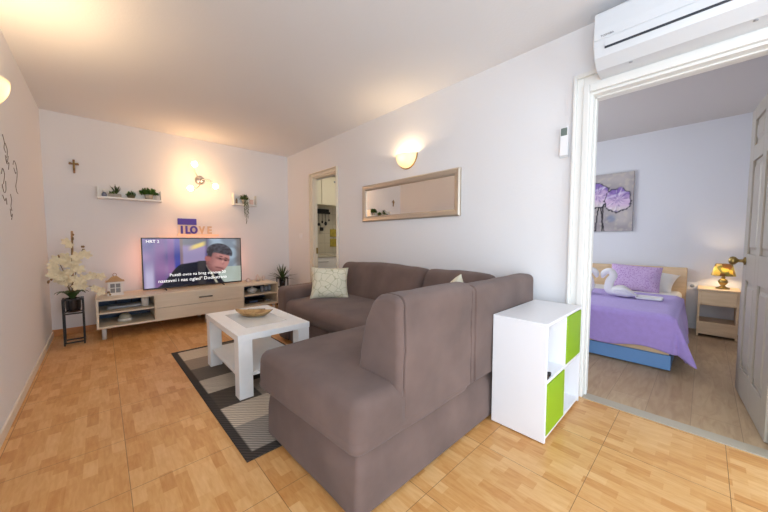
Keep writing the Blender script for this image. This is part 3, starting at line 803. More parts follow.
    c = mixc(c, fc, 1 - sm(0.94, 1.03, e))
    # neck and ear
    c = mixc(c, rgb(176, 104, 100), (1 - sm(0.028, 0.04, math.hypot((u - 0.622), (v - 0.56) * 0.55))))
    # hair
    hr = math.hypot((px_ + 0.01) / 0.27, (pz_ - 0.17) / 0.21)
    line = pz_ - (0.13 + 0.35 * max(0, -px_ - 0.10) * -1.2)
    c = mixc(c, mixc(rgb(52, 46, 54), rgb(84, 82, 92), 0.5 + n2), (1 - sm(0.93, 1.03, hr)) * sm(0.0, 0.03, line))
    c = mixc(c, rgb(48, 42, 50), (1 - sm(0.03, 0.06, abs(px_ + 0.19))) * (1 - sm(0.06, 0.12, abs(pz_ - 0.12))))
    return c
s_ = MB(); ix0, ix1, iz0, iz1 = vx0 + 0.012, vx1 - 0.012, vz0 + 0.018, vz1 - 0.012
painted(s_, lambda u, v: (ix0 + u * (ix1 - ix0), vy - 0.001, iz0 + v * (iz1 - iz0)), 170, 96, tvpic)
scr = s_.build('screen', M_screen, tv)
cp = MB()
cp.add(*text_mesh('Pustili ovce na breg stanove 20', 0.053, 0, frame_y(0.955, vy - 0.0025, 0.618)))
cp.add(*text_mesh('nastavni i nas ogled" Dodi-strana', 0.060, 0, frame_y(0.90, vy - 0.0025, 0.548)))
cp.build('caption', M_caption, scr)
cp = MB(); cp.add(*text_mesh('HRT 2', 0.05, 0, frame_y(0.465, vy - 0.0025, 1.05)))
cp.build('channel_logo', M_caption, scr)
for x in (0.575, 1.235):
    MB().tube([(x, vy - 0.10, sz1 + 0.006), (x, vy + 0.01, sz1 + 0.02), (x, vy + 0.10, sz1 + 0.006)], [0.006, 0.009, 0.006], 8).box(x - 0.012, x + 0.012, vy + 0.002, vy + 0.02, sz1 + 0.018, vz0 + 0.01).build('foot', M_blackmetal, tv)
MB().box(vx0 + 0.03, vx0 + 0.045, vy + 0.0225, vy + 0.028, vz0 + 0.1, vz1 - 0.05).build('backlight_strip', M_led, tv)
MB().box(vx1 - 0.045, vx1 - 0.03, vy + 0.0225, vy + 0.028, vz0 + 0.1, vz1 - 0.05).build('backlight_strip', M_led, tv)
MB().box(vx0 + 0.25, vx1 - 0.25, vy + 0.0225, vy + 0.028, vz1 - 0.04, vz1 - 0.025).build('backlight_strip', M_ledo, tv)

# things on and in the sideboard
ln = thing('house_lantern', 'small white wooden house-shaped lantern with a brown roof left on the sideboard', 'lantern', (0.09, 4.66, sz1))
m = MB(); a0, a1, b0, b1, z0, z1 = 0.035, 0.165, 4.60, 4.71, sz1, sz1 + 0.155
m.box(a0 - 0.008, a1 + 0.008, b0 - 0.008, b1 + 0.008, z0, z0 + 0.012)
for x in (a0, a1 - 0.022):
    for y in (b0, b1 - 0.014): m.box(x, x + 0.022, y, y + 0.014, z0 + 0.012, z1)
m.box(a0 + 0.022, a1 - 0.022, b0, b0 + 0.01, z1 - 0.022, z1).box(a0 + 0.022, a1 - 0.022, b0, b0 + 0.01, z0 + 0.012, z0 + 0.03)
m.box((a0 + a1) / 2 - 0.004, (a0 + a1) / 2 + 0.004, b0 + 0.002, b0 + 0.008, z0 + 0.03, z1 - 0.022).box(a0 + 0.022, a1 - 0.022, b0 + 0.002, b0 + 0.008, z0 + 0.08, z0 + 0.087)
m.build('frame', M_whitepot, ln, bevel=0.001)
MB().box(a0 + 0.004, a1 - 0.004, b0 + 0.012, b0 + 0.014, z0 + 0.014, z1 - 0.004).build('dark_pane', mat('smoked_pane', rgb(120, 116, 116), 0.1), ln)
MB().box(a0 - 0.016, a1 + 0.016, b0 - 0.016, b1 + 0.016, z1, z1 + 0.01).hexa([(a0 - 0.004, b0, z1 + 0.01), (a1 + 0.004, b0, z1 + 0.01), (a1 + 0.004, b1, z1 + 0.01), (a0 - 0.004, b1, z1 + 0.01)],
    [(a0 + 0.045, b0 + 0.04, z1 + 0.06), (a1 - 0.045, b0 + 0.04, z1 + 0.06), (a1 - 0.045, b1 - 0.04, z1 + 0.06), (a0 + 0.045, b1 - 0.04, z1 + 0.06)]).build('roof', mat('light_brown_roof', rgb(196, 160, 118), 0.5, var=0.2), ln, bevel=0.001)
r_ = [((a0 + a1) / 2 + 0.016 * math.cos(t), (b0 + b1) / 2, z1 + 0.076 + 0.018 * math.sin(t)) for t in [2 * PI * k / 16 for k in range(17)]]
MB().tube(r_, 0.003, 6).build('ring', M_brownwood, ln)
rt = thing('router', 'flat silver-grey router in the upper left cell of the sideboard', 'router', (0.16, 4.6, 0.291))
MB().soft(0.02, 0.32, 4.52, 4.70, 0.292, 0.325, (0.02, 0.02, 0.012), 4).build('body', M_acgrey, rt)
for x in (0.10, 0.24): MB().tube([(x, 4.69, 0.325), (x, 4.70, 0.385)], 0.005, 6).build('antenna', M_black, rt)
tag(MB().lathe([(0.001, 0), (0.035, 0), (0.037, 0.07), (0.034, 0.105), (0.03, 0.105), (0.032, 0.07), (0.03, 0.008), (0.001, 0.008)], (0.355, 4.53, 0.292), 18).build('ceramic_cup', M_whitepot), 'white ceramic beaker at the right end of the sideboard upper left cell', 'cup')
bs = thing('dome_gadget', 'round pale dome gadget in the lower left cell of the sideboard', 'gadget', (0.17, 4.55, 0.141))
MB().lathe([(0.001, 0.001), (0.06, 0.001), (0.066, 0.012), (0.066, 0.028), (0.06, 0.034)], (0.17, 4.55, 0.141), 24).build('base_ring', M_whitepot, bs)
MB().lathe([(0.06, 0.034), (0.052, 0.062), (0.034, 0.08), (0.001, 0.087)], (0.17, 4.55, 0.141), 24).build('dome', mat('pale_green_dome', rgb(180, 180, 164), 0.3), bs)
bw = thing('serving_bowl', 'round white bowl with lid in the upper right cell of the sideboard', 'bowl', (1.60, 4.55, 0.291))
MB().lathe([(0.001, 0.001), (0.04, 0.001), (0.068, 0.03), (0.074, 0.05), (0.070, 0.05), (0.001, 0.045)], (1.60, 4.55, 0.291), 22).build('bowl', M_whitepot, bw)
MB().lathe([(0.070, 0.0505), (0.05, 0.066), (0.014, 0.076), (0.012, 0.088), (0.001, 0.09)], (1.60, 4.55, 0.291), 22).build('lid', M_whitepot, bw)
for x, hgt in ((1.74, 0.085), (1.80, 0.07), (1.85, 0.09)):
    tag(MB().lathe([(0.001, 0.001), (0.022, 0.001), (0.026, hgt * 0.5), (0.024, hgt), (0.021, hgt), (0.022, hgt * 0.5), (0.001, 0.01)], (x, 4.54, 0.292), 14).build('drinking_glass', mat('smoky_glass%d' % int(x * 100), rgb(150, 160, 176), 0.1)),
        {1.74: 'small glass next to the lidded bowl in the sideboard', 1.80: 'shortest small glass, middle of the row in the sideboard', 1.85: 'tallest small glass at the right end of the row in the sideboard'}[x], 'glass', 'small glasses in the sideboard')
gb = thing('set_top_box', 'black set-top box in the lower right cell of the sideboard', 'set-top box', (1.62, 4.58, 0.141))
MB().box(1.50, 1.76, 4.50, 4.68, 0.1425, 0.19).build('casing', M_black, gb, bevel=0.004)
MB().box(1.54, 1.66, 4.498, 4.50, 0.155, 0.177).build('display', mat('blue_display', rgb(90, 108, 140), 0.2), gb)
tag(MB().tube([(1.80, 4.53, 0.1475), (1.85, 4.50, 0.149), (1.88, 4.55, 0.149), (1.84, 4.60, 0.149), (1.79, 4.57, 0.151), (1.80, 4.52, 0.156), (1.85, 4.515, 0.158)], 0.006, 7).build('coiled_cable', mat('grey_cable', rgb(120, 126, 140), 0.5)), 'grey cable coiled beside the black set-top box in the sideboard', 'cable')
for i, (x, hgt, r0) in enumerate(((1.60, 0.055, 0.034), (1.74, 0.10, 0.026), (1.83, 0.075, 0.024))):
    tag(MB().lathe([(0.001, 0.001), (r0, 0.001), (r0, hgt * 0.7), (r0 * 0.5, hgt * 0.85), (r0 * 0.45, hgt), (0.001, hgt)], (x, 4.70, sz1), 16).build('candle_holder', mat('pale_pink_candle%d' % i, rgb(222, 204, 196), 0.5)),
        ('squat pale candle beside the right edge of the television', 'tallest pale candle on the right end of the sideboard', 'slim short pale candle at the far right end of the sideboard')[i], 'candle', 'candles on the sideboard')

# ------------------------------------------------------------------ wall ornaments, back wall
cr = MB().box(-0.199, -0.181, YB - 0.016, YB - 0.001, 1.822, 1.972).box(-0.231, -0.149, YB - 0.017, YB - 0.002, 1.914, 1.932)
cx = thing('crucifix', 'small brown wooden crucifix hanging on the back wall', 'crucifix', (-0.19, YB, 1.81))
cr.build('cross', M_brownwood, cx, bevel=0.002)
q = MB(); q.tube([(-0.19, YB - 0.022, 1.955), (-0.19, YB - 0.024, 1.90), (-0.19, YB - 0.022, 1.855)], [0.006, 0.008, 0.005], 8).tube([(-0.228, YB - 0.021, 1.937), (-0.19, YB - 0.023, 1.926), (-0.152, YB - 0.021, 1.937)], 0.004, 6)
q.build('figure', M_gold, cx)
def wall_shelf(name, label, x0, x1, y0, z, hl, hr, hb):
    t = thing(name, label, 'shelf', ((x0 + x1) / 2, YB, z))
    MB().box(x0, x1, y0, YB - 0.001, z - 0.022, z).build('board', M_trim, t, bevel=0.002)
    MB().box(x0, x0 + 0.014, y0 + 0.01, YB - 0.001, z, z + hl).build('end_panel', M_trim, t, bevel=0.002)
    MB().box(x1 - 0.014, x1, y0 + 0.01, YB - 0.001, z, z + hr).build('end_panel', M_trim, t, bevel=0.002)
    MB().box(x0 + 0.014, x1 - 0.014, YB - 0.012, YB - 0.001, z, z + hb).build('back_panel', M_trim, t)
wall_shelf('wall_shelf', 'longer white wall shelf carrying small potted plants, left of the wall lamp', -0.012, 0.592, 4.775, 1.578, 0.115, 0.115, 0.10)
wall_shelf('wall_shelf', 'shorter white wall shelf with one trailing plant, right of the wall lamp', 1.455, 1.80, 4.79, 1.612, 0.16, 0.14, 0.13)
ZS = 1.5785
def blades(c, n, L, w_, spread, droop=0.3, seed=1, up=0.6):
    rnd = random.Random(seed); m = MB()
    for k in range(n):
        a = 2 * PI * k / n + rnd.uniform(-0.3, 0.3); tilt = rnd.uniform(0.15, spread); l = L * rnd.uniform(0.7, 1.05)
        d = Vector((math.cos(a), math.sin(a), 0)); side = Vector((-math.sin(a), math.cos(a), 0))
        pts = []
        for i in range(6):
            t = i / 5; r_ = l * t * math.sin(tilt); h_ = l * t * math.cos(tilt) - droop * l * t * t * math.sin(tilt)
            ww = w_ * (0.6 + 0.8 * t) * (1 - t) ** 0.7 + 0.0006
            p = Vector(c) + d * r_ + Vector((0, 0, h_)); pts.append((p - side * ww, p + Vector((0, 0, -ww * 0.5)), p + side * ww))
        vs = [q for r3 in pts for q in r3]
        fs = [(3 * i + j, 3 * i + j + 1, 3 * i + j + 4, 3 * i + j + 3) for i in range(5) for j in range(2)]
        m.add(vs, fs, 0, True)
    return m
def leaves(c, n, R, s, seed, sc3=(1, 1, 1), dome=True):
    rnd = random.Random(seed); m = MB()
    for _ in range(n):
        v = Vector((rnd.gauss(0, 1), rnd.gauss(0, 1), rnd.gauss(0, 1))).normalized()
        if dome: v.z = abs(v.z)
        rr = R * rnd.uniform(0.35, 1.0)
        p = Vector(c) + Vector((v.x * sc3[0], v.y * sc3[1], v.z * sc3[2])) * rr
        d = (v + Vector((rnd.uniform(-.6, .6), rnd.uniform(-.6, .6), rnd.uniform(-.2, .7)))).normalized(); sd = d.orthogonal().normalized(); nn = d.cross(sd)
        a = rnd.uniform(0, 2 * PI); sd = sd * math.cos(a) + nn * math.sin(a); nn = d.cross(sd) * 0.2 * s
        l = s * rnd.uniform(0.7, 1.3)
        m.add([p - d * l * 0.5, p + sd * l * 0.28 + nn, p + d * l * 0.6, p - sd * l * 0.28 + nn], [(0, 1, 2, 3)], 0, True)
    return m
# left shelf, left to right
fg = thing('figurine', 'tiny grey-blue figurine at the left end of the long wall shelf', 'figurine', (0.048, 4.83, ZS))
MB().lathe([(0.001, 0.0005), (0.024, 0.0005), (0.022, 0.03), (0.012, 0.05), (0.001, 0.052)], (0.048, 4.83, ZS), 14).build('body', mat('grey_blue_glaze', rgb(120, 128, 148), 0.4), fg)
MB().ball((0.048, 4.83, ZS + 0.064), 0.016).build('head', M_whitepot, fg)
pp = thing('potted_succulent', 'spiky succulent in a low wide grey planter on the long wall shelf', 'plant', (0.135, 4.83, ZS))
MB().soft(0.083, 0.20, 4.795, 4.865, ZS + 0.0005, ZS + 0.038, 0.008, 3).build('planter', M_pot, pp)
blades((0.155, 4.83, ZS + 0.036), 16, 0.125, 0.008, 0.7, 0.1, 3).build('leaves', M_leafd, pp)
leaves((0.115, 4.83, ZS + 0.038), 40, 0.035, 0.022, 5).build('foliage', M_leaf, pp)
pp = thing('potted_grass', 'small dark pot of short green foliage in the middle of the long wall shelf', 'plant', (0.29, 4.83, ZS))
MB().lathe([(0.001, 0.0005), (0.032, 0.0005), (0.042, 0.036), (0.038, 0.036), (0.001, 0.03)], (0.29, 4.83, ZS), 18).build('pot', mat('dark_green_pot', rgb(86, 90, 64), 0.6), pp)
leaves((0.29, 4.83, ZS + 0.035), 90, 0.052, 0.024, 9, (1, 0.8, 1.0)).build('foliage', M_leaf, pp)
pp = thing('potted_bush', 'wide bushy green plant in a round grey pot on the long wall shelf', 'plant', (0.462, 4.83, ZS))
MB().lathe([(0.001, 0.0005), (0.034, 0.0005), (0.046, 0.06), (0.042, 0.06), (0.001, 0.05)], (0.462, 4.83, ZS), 20).build('pot', M_pot, pp)
leaves((0.462, 4.83, ZS + 0.062), 320, 0.095, 0.03, 11, (1.0, 0.6, 0.85)).build('foliage', M_leaf, pp)
tag(MB().box(0.53, 0.57, 4.80, 4.812, ZS + 0.0005, ZS + 0.05).build('small_plaque', mat('pale_plaque', rgb(226, 222, 216), 0.5), bevel=0.002), 'tiny pale plaque at the right end of the long wall shelf', 'plaque')
# right shelf
tp = thing('trailing_plant', 'grey-green trailing plant hanging over the edge of the short wall shelf', 'plant', (1.615, 4.82, 1.6125))
MB().lathe([(0.001, 0.0005), (0.026, 0.0005), (0.036, 0.06), (0.032, 0.06), (0.001, 0.05)], (1.615, 4.83, 1.6125), 18).build('pot', M_pot, tp)
leaves((1.615, 4.815, 1.68), 170, 0.075, 0.026, 21, (0.9, 0.8, 1.0)).build('foliage', M_leafd, tp)
rnd = random.Random(4)
for dx, L in ((-0.02, 0.30), (0.004, 0.46), (0.03, 0.34)):
    v = MB(); pts = [(1.615 + dx * 0.5, 4.80, 1.68), (1.615 + dx, 4.775, 1.655)] + [(1.615 + dx + 0.006 * math.sin(k * 1.7 + dx * 90), 4.768 + 0.003 * math.cos(k * 2), 1.64 - L * 0.72 * k / 6) for k in range(1, 7)]
    v.tube(pts, 0.0025, 5)
    lv = MB()
    for k in range(22):
        t = (k + 0.5) / 22; p = Vector((1.615 + dx + rnd.uniform(-.010, .010), 4.768 + rnd.uniform(-.012, .006), 1.655 - L * 0.72 * t))
        s0 = 0.014 * (1.1 - 0.5 * t)
        v.add([p, p + Vector((s0 * .5, -.003, -s0 * .6)), p + Vector((0, 0, -s0 * 1.5)), p + Vector((-s0 * .5, -.003, -s0 * .6))], [(0, 1, 2, 3)], 0, True)
    v.build('trailing_stem', M_leafd, tp)
tag(MB().box(1.70, 1.755, 4.84, 4.852, 1.613, 1.69).build('photo_card', mat('pink_card', rgb(226, 196, 184), 0.6), bevel=0.001), 'small pale pink card standing right of the trailing plant', 'card')
tag(MB().lathe([(0.001, 0.0005), (0.014, 0.0005), (0.014, 0.05), (0.009, 0.06), (0.009, 0.075), (0.001, 0.075)], (1.505, 4.83, 1.6125), 12).build('small_bottle', mat('taupe_bottle', rgb(150, 126, 100), 0.3)), 'tiny taupe bottle at the left end of the short wall shelf', 'bottle')

# LOVE sign
lv = thing('word_sign', 'word sign reading I LOVE with a panel coloured purple-blue for LED backlight, on the wall above the television', 'sign', (1.0, YB, 1.13))
M_signw = mat('sign_white', rgb(236, 222, 204), 0.5)
M_purple = mat('painted_led_blue', rgb(70, 52, 164), 0.45)  # blue LED backlight on the sign's left part, put into the colour
sgx0 = 0.752
MB().box(sgx0, 1.262, YB - 0.03, YB - 0.001, 1.128, 1.15).build('base_rail', M_signw, lv, bevel=0.002)
MB().box(0.765, 0.985, YB - 0.014, YB - 0.001, 1.15, 1.275).build('white_backing', M_signw, lv)
MB().box(0.765, 0.985, YB - 0.02, YB - 0.001, 1.277, 1.362).build('led_tint_panel', M_purple, lv, bevel=0.002)
M_tan = mat('tan_letter', rgb(206, 186, 160), 0.5)
for ch, x, mm in (('I', 0.805, M_purple), ('L', 0.872, M_purple), ('O', 0.945, M_purple), ('V', 1.045, M_tan), ('E', 1.140, M_tan)):
    l_ = MB(); l_.add(*text_mesh(ch, 0.142, 0.012, frame_y(x, YB - 0.028, 1.203, 0.78), 0.005))
    if ch in 'ILO':
        vs_, fs_ = text_mesh(ch, 0.142, 0.006, frame_y(x + 0.005, YB - 0.026, 1.203, 0.78), 0.005); l_.add(vs_, fs_)
    l_.build('letter', mm, lv)

# three-bulb wall lamp
wl = thing('wall_lamp', 'three-armed silver wall lamp with lit bulbs above the television', 'wall lamp', (1.045, YB, 1.9))
MB().lathe([(0.001, 0), (0.062, 0), (0.062, -0.012), (0.045, -0.03), (0.015, -0.04), (0.001, -0.041)], (1.045, YB - 0.001, 1.905), 24, axis='y').build('canopy', M_steel, wl)
for bx_, bz_, by_, mid in ((0.945, 2.075, 4.69, (0.95, 1.99)), (0.888, 1.752, 4.69, (1.03, 1.76)), (1.185, 1.812, 4.68, (1.17, 1.94))):
    a_ = MB(); P0 = Vector((1.045, YB - 0.035, 1.905)); P2 = Vector((bx_, by_ + 0.03, bz_)); P1 = Vector((mid[0], 4.79, mid[1]))
    pts = [P0 * (1 - t) ** 2 + P1 * 2 * t * (1 - t) + P2 * t * t for t in [k / 10 for k in range(11)]]
    a_.tube(pts, 0.007, 8)
    d_ = (Vector((bx_, by_, bz_)) - P2).normalized()
    arm = a_.build('arm', M_steel, wl)
    MB().tube([P2 - d_ * 0.012, P2 + d_ * 0.006], 0.018, 12).build('socket', M_steel, arm)
    MB().ball((bx_, by_ - 0.005, bz_), 0.034).build('bulb', M_bulb, arm)

# ------------------------------------------------------------------ right wall things
mr = thing('wall_mirror', 'long horizontal mirror in a champagne metal frame above the sofa', 'mirror', (XR, 2.2, 1.29))
my0, my1, mz0, mz1, fw = 1.502, 2.868, 1.288, 1.716, 0.062
m = MB()
def frame_ring(y0, y1, z0, z1):
    return [(y0, z0), (y1, z0), (y1, z1), (y0, z1)]
levels = [(0, 0.001), (0, 0.022), (0.012, 0.032), (0.045, 0.026), (fw, 0.014), (fw, 0.006)]
rings = [[(XR - d, y, z) for y, z in frame_ring(my0 + i, my1 - i, mz0 + i, mz1 - i)] for i, d in levels]
m.loft(rings, 0, False, caps=False)
m.f = [list(f) for f in m.f]
m.build('frame', M_champ, mr)
MB().box(XR - 0.008, XR - 0.002, my0 + fw - 0.004, my1 - fw + 0.004, mz0 + fw - 0.004, mz1 - fw + 0.004).build('mirror_glass', M_mirror, mr)

def sconce(name, label, X, yc, z0, side, mb):
    t = thing(name, label, 'wall lamp', (X, yc, z0))
    R, Hh, D = 0.128, 0.135, 0.095
    s = -side     # into the room
    m = MB(); rings = []
    for j in range(13):
        a = j / 12 * PI / 2; z = z0 + 0.012 + Hh * (1 - math.cos(a)); k = math.sin(a) if j else 0.02
        outer = [(X + s * (0.008 + D * k * math.sin(b_)), yc + R * k * math.cos(b_), z) for b_ in [PI * q / 20 for q in range(21)]]
        rings.append(outer)
    n = 21
    vs = [p for r in rings for p in r]; fs = [(i * n + j, i * n + j + 1, (i + 1) * n + j + 1, (i + 1) * n + j) for i in range(12) for j in range(n - 1)]
    m.add(vs, fs, 0, True)
    m.build('glass_bowl', M_opal, t, solid=0.005)
    bp = MB(); o_ = [(yc + (R + 0.012) * math.cos(a), z0 + 0.012 + Hh - (Hh + 0.012) * math.sin(a)) for a in [PI * q / 24 for q in range(25)]]
    bp.add([(X + s * 0.001, y, z) for y, z in o_] + [(X + s * 0.008, y, z) for y, z in o_],
           [tuple(range(24, -1, -1)), tuple(range(25, 50))] + [(q, q + 1, q + 26, q + 25) for q in range(24)] + [(24, 0, 25, 49)])
    bp.build('backplate', M_gold, t)
    MB().ball((X + s * 0.05, yc, z0 + 0.11), 0.026, sc=(1, 1, 1.3)).build('bulb', mb, t)
sconce('wall_sconce', 'half-bowl glass uplight with brass backplate on the right wall above the mirror', XR, 2.15, 1.805, 1, M_bulb2)
sconce('wall_sconce', 'brightly lit half-bowl uplight on the left wall at the picture edge', XL, 2.60, 1.775, -1, M_bulb4)

rc = thing('wall_remote', 'white air conditioner remote in its holder on the wall beside the bedroom door frame', 'remote control', (XR, 0.687, 1.64))
MB().box(XR - 0.012, XR - 0.001, 0.658, 0.716, 1.64, 1.74).build('holder', M_ac, rc, bevel=0.003)
MB().box(XR - 0.026, XR - 0.012, 0.662, 0.712, 1.65, 1.845).build('handset', M_white, rc, bevel=0.004)
MB().box(XR - 0.0275, XR - 0.026, 0.668, 0.706, 1.785, 1.835).build('display', mat('lcd_grey_green', rgb(110, 124, 118), 0.3), rc)
sw = thing('light_switch', 'white light switch on the right wall near the far corner', 'light switch', (XR, 4.46, 1.09))
MB().box(XR - 0.009, XR - 0.001, 4.42, 4.50, 1.09, 1.17).build('plate', M_white, sw, bevel=0.003)
MB().box(XR - 0.013, XR - 0.009, 4.435, 4.485, 1.10, 1.16).build('rocker', M_white, sw, bevel=0.002)

# air conditioner
ac = thing('air_conditioner', 'white wall-mounted split air conditioner above the bedroom doorway', 'air conditioner', (XR, 0.08, 2.09))
ay0, ay1 = -0.345, 0.492
prof = [(XR - 0.001, 2.395), (XR - 0.185, 2.395), (XR - 0.212, 2.375), (XR - 0.222, 2.27), (XR - 0.218, 2.19), (XR - 0.195, 2.135), (XR - 0.13, 2.09), (XR - 0.05, 2.083), (XR - 0.001, 2.083)]
m = MB(); m.loft([[(x, y, z) for x, z in prof] for y in (ay0, ay1)], 0, False)
m.build('housing', M_ac, ac, bevel=0.006, seg=3)
# front panel slightly proud, outlet flap below with a dark slot
fp = [(XR - 0.223, 2.366), (XR - 0.2275, 2.27), (XR - 0.2245, 2.222), (XR - 0.216, 2.222), (XR - 0.216, 2.366)]
MB().loft([[(x, y, z) for x, z in fp] for y in (ay0 + 0.004, ay1 - 0.004)], 0, False).build('front_panel', M_ac, ac, bevel=0.002)
sl = [(XR - 0.2185, 2.178), (XR - 0.2155, 2.169), (XR - 0.200, 2.170), (XR - 0.205, 2.178)]
MB().loft([[(x, y, z) for x, z in sl] for y in (ay0 + 0.06, ay1 - 0.055)], 0, False).build('outlet_slot', M_dark, ac)
fl = [(XR - 0.2235, 2.214), (XR - 0.2205, 2.178), (XR - 0.213, 2.178), (XR - 0.214, 2.214)]
MB().loft([[(x, y, z) for x, z in fl] for y in (ay0 + 0.06, ay1 - 0.055)], 0, False).build('flap', M_ac, ac, bevel=0.001)
lg = MB(); lg.add(*text_mesh('TOSHIBA', 0.015, 0.0004, frame_x(XR - 0.2268, 0.425, 2.236)))
lg.build('logo', mat('logo_grey', rgb(96, 100, 108), 0.5), ac)
for y in (0.33, -0.12):
    MB().lathe([(0.001, 0), (0.008, 0), (0.008, 0.004), (0.001, 0.004)], (XR - 0.115, y, 2.0845), 10).build('sensor', M_acgrey, ac)

# wall stickers on the left wall: thin black line drawings
M_ink = mat('black_vinyl', rgb(120, 110, 102), 0.6)
def sticker(name, label, strokes):
    m = MB()
    for st_ in strokes:
        pts = [Vector((XL + 0.0025, y, z)) for y, z in st_]
        dn = []
        for i in range(len(pts) - 1):
            for k in range(6):
                t = k / 6; p0 = pts[max(i - 1, 0)]; p1 = pts[i]; p2 = pts[i + 1]; p3 = pts[min(i + 2, len(pts) - 1)]
                dn.append(0.5 * ((2 * p1) + (p2 - p0) * t + (2 * p0 - 5 * p1 + 4 * p2 - p3) * t * t + (3 * p1 - p0 - 3 * p2 + p3) * t ** 3))
        dn.append(pts[-1])
        m.tube(dn, 0.0016, 6)
    tag(m.build(name, M_ink), label, 'wall sticker', 'black line stickers on the left wall')
sticker('wall_sticker', 'black curly line sticker highest on the left wall', [[(3.06, 1.74), (3.10, 1.70), (3.08, 1.66), (3.12, 1.64)], [(3.12, 1.70), (3.17, 1.67), (3.15, 1.62), (3.11, 1.60), (3.14, 1.57), (3.20, 1.59), (3.17, 1.54)], [(3.10, 1.62), (3.14, 1.58), (3.19, 1.63)]])
sticker('wall_sticker', 'long hooked black line sticker farthest along the left wall', [[(3.33, 1.60), (3.37, 1.635), (3.43, 1.62), (3.46, 1.57), (3.43, 1.51), (3.38, 1.46), (3.40, 1.42), (3.44, 1.41)], [(3.35, 1.58), (3.40, 1.55), (3.42, 1.56)]])
sticker('wall_sticker', 'looped black line sticker nearest the picture edge on the left wall', [[(2.96, 1.48), (3.0, 1.52), (3.04, 1.49), (3.0, 1.43), (2.96, 1.41), (3.0, 1.37), (3.05, 1.39), (3.06, 1.45)], [(2.95, 1.35), (3.0, 1.32), (3.04, 1.34), (3.05, 1.30)]])
sticker('wall_sticker', 'short wavy black line sticker lowest on the left wall', [[(3.18, 1.38), (3.20, 1.34), (3.17, 1.30), (3.19, 1.27)], [(3.14, 1.28), (3.16, 1.23), (3.20, 1.25), (3.16, 1.21)]])

# ------------------------------------------------------------------ plant stands
def plant_stand(label, x0, x1, y0, y1, zt, bar=0.011, rails=(0.02,)):
    t = thing('plant_stand', label, 'plant stand', ((x0 + x1) / 2, (y0 + y1) / 2, 0))
    for x in (x0, x1 - bar):
        for y in (y0, y1 - bar): MB().box(x, x + bar, y, y + bar, 0.0005, zt).build('leg', M_blackmetal, t)
    for z in rails:
        r = MB(); r.box(x0 + bar, x1 - bar, y0, y0 + bar, z, z + bar).box(x0 + bar, x1 - bar, y1 - bar, y1, z, z + bar)
        r.box(x0, x0 + bar, y0 + bar, y1 - bar, z, z + bar).box(x1 - bar, x1, y0 + bar, y1 - bar, z, z + bar)
        r.build('rail', M_blackmetal, t)
    return t
plant_stand('tall black metal plant stand with the orchid pot in the left corner', -0.312, -0.156, 4.37, 4.525, 0.472, bar=0.013, rails=(0.02, 0.316, 0.459))
orc = thing('orchid', 'large cream artificial orchid in a dark glazed pot on the tall black stand', 'plant', (-0.234, 4.4475, 0.330))
MB().lathe([(0.001, 0.0005), (0.05, 0.0005), (0.058, 0.05), (0.061, 0.13), (0.063, 0.146), (0.057, 0.146), (0.054, 0.125), (0.001, 0.12)], (-0.234, 4.4475, 0.330), 24).build('pot', M_mirrorpot, orc)
MB().tube([(-0.236, 4.4475, 0.44), (-0.225, 4.47, 0.8), (-0.215, 4.47, 1.165)], 0.009, 8).build('support_stake', mat('bamboo_stake', rgb(176, 140, 100), 0.6), orc)
lf = MB()
for k in range(9):
    a = k * 2 * PI / 9 + 0.2; L = random.uniform(0.11, 0.15)
    P = lambda u, v, a=a, L=L: (-0.236 + math.cos(a) * L * v + -math.sin(a) * (u - .5) * 0.055 * math.sin(PI * (0.12 + 0.85 * v)), 4.4475 + (math.sin(a) * L * v + math.cos(a) * (u - .5) * 0.055 * math.sin(PI * (0.12 + 0.85 * v))) * 0.9, 0.45 + 0.10 * math.sin(v * 2.2) - 0.01 * v + 0.012 * abs(u - .5))
    lf.grid(P, 4, 8)
lf.build('leaves', M_leafd, orc)
def bezier(P0, P1, P2, n=12): return [P0 * (1 - t) ** 2 + P1 * 2 * t * (1 - t) + P2 * t * t for t in [k / n for k in range(n + 1)]]
B0 = Vector((-0.236, 4.4475, 0.45))
sprays = [(Vector((-0.24, 4.45, 0.8)), Vector((-0.21, 4.44, 1.10))), (Vector((-0.20, 4.44, 0.85)), Vector((-0.14, 4.42, 0.98))), (Vector((-0.27, 4.44, 0.75)), Vector((-0.335, 4.40, 0.90))),
          (Vector((-0.30, 4.43, 0.85)), Vector((-0.385, 4.36, 0.67))), (Vector((-0.16, 4.42, 0.82)), Vector((-0.03, 4.36, 0.68))), (Vector((-0.15, 4.40, 0.7)), Vector((0.02, 4.35, 0.50))), (Vector((-0.20, 4.36, 0.75)), Vector((-0.22, 4.28, 0.62)))]
def blossom(c, nrm, s, rnd):
    m = MB(); n = nrm.normalized(); a = n.orthogonal().normalized(); b_ = n.cross(a); r0 = rnd.uniform(0, 6.28)
    for k in range(5):
        t = r0 + 2 * PI * k / 5; d = a * math.cos(t) + b_ * math.sin(t); e = n.cross(d)
        w_ = s * (0.42 if k % 2 else 0.36)
        def P(u, v): return c + d * s * v + e * (u - .5) * 2 * w_ * math.sin(PI * (0.06 + 0.88 * v)) ** 0.8 + n * s * (0.22 * v * v + 0.1 * (1 - (2 * u - 1) ** 2) * v)
        m.grid(P, 4, 5)
    m.ball(tuple(c + n * s * 0.12), s * 0.13, seg=8)
    return m
rnd = random.Random(12)
st_ = MB(); bl = []
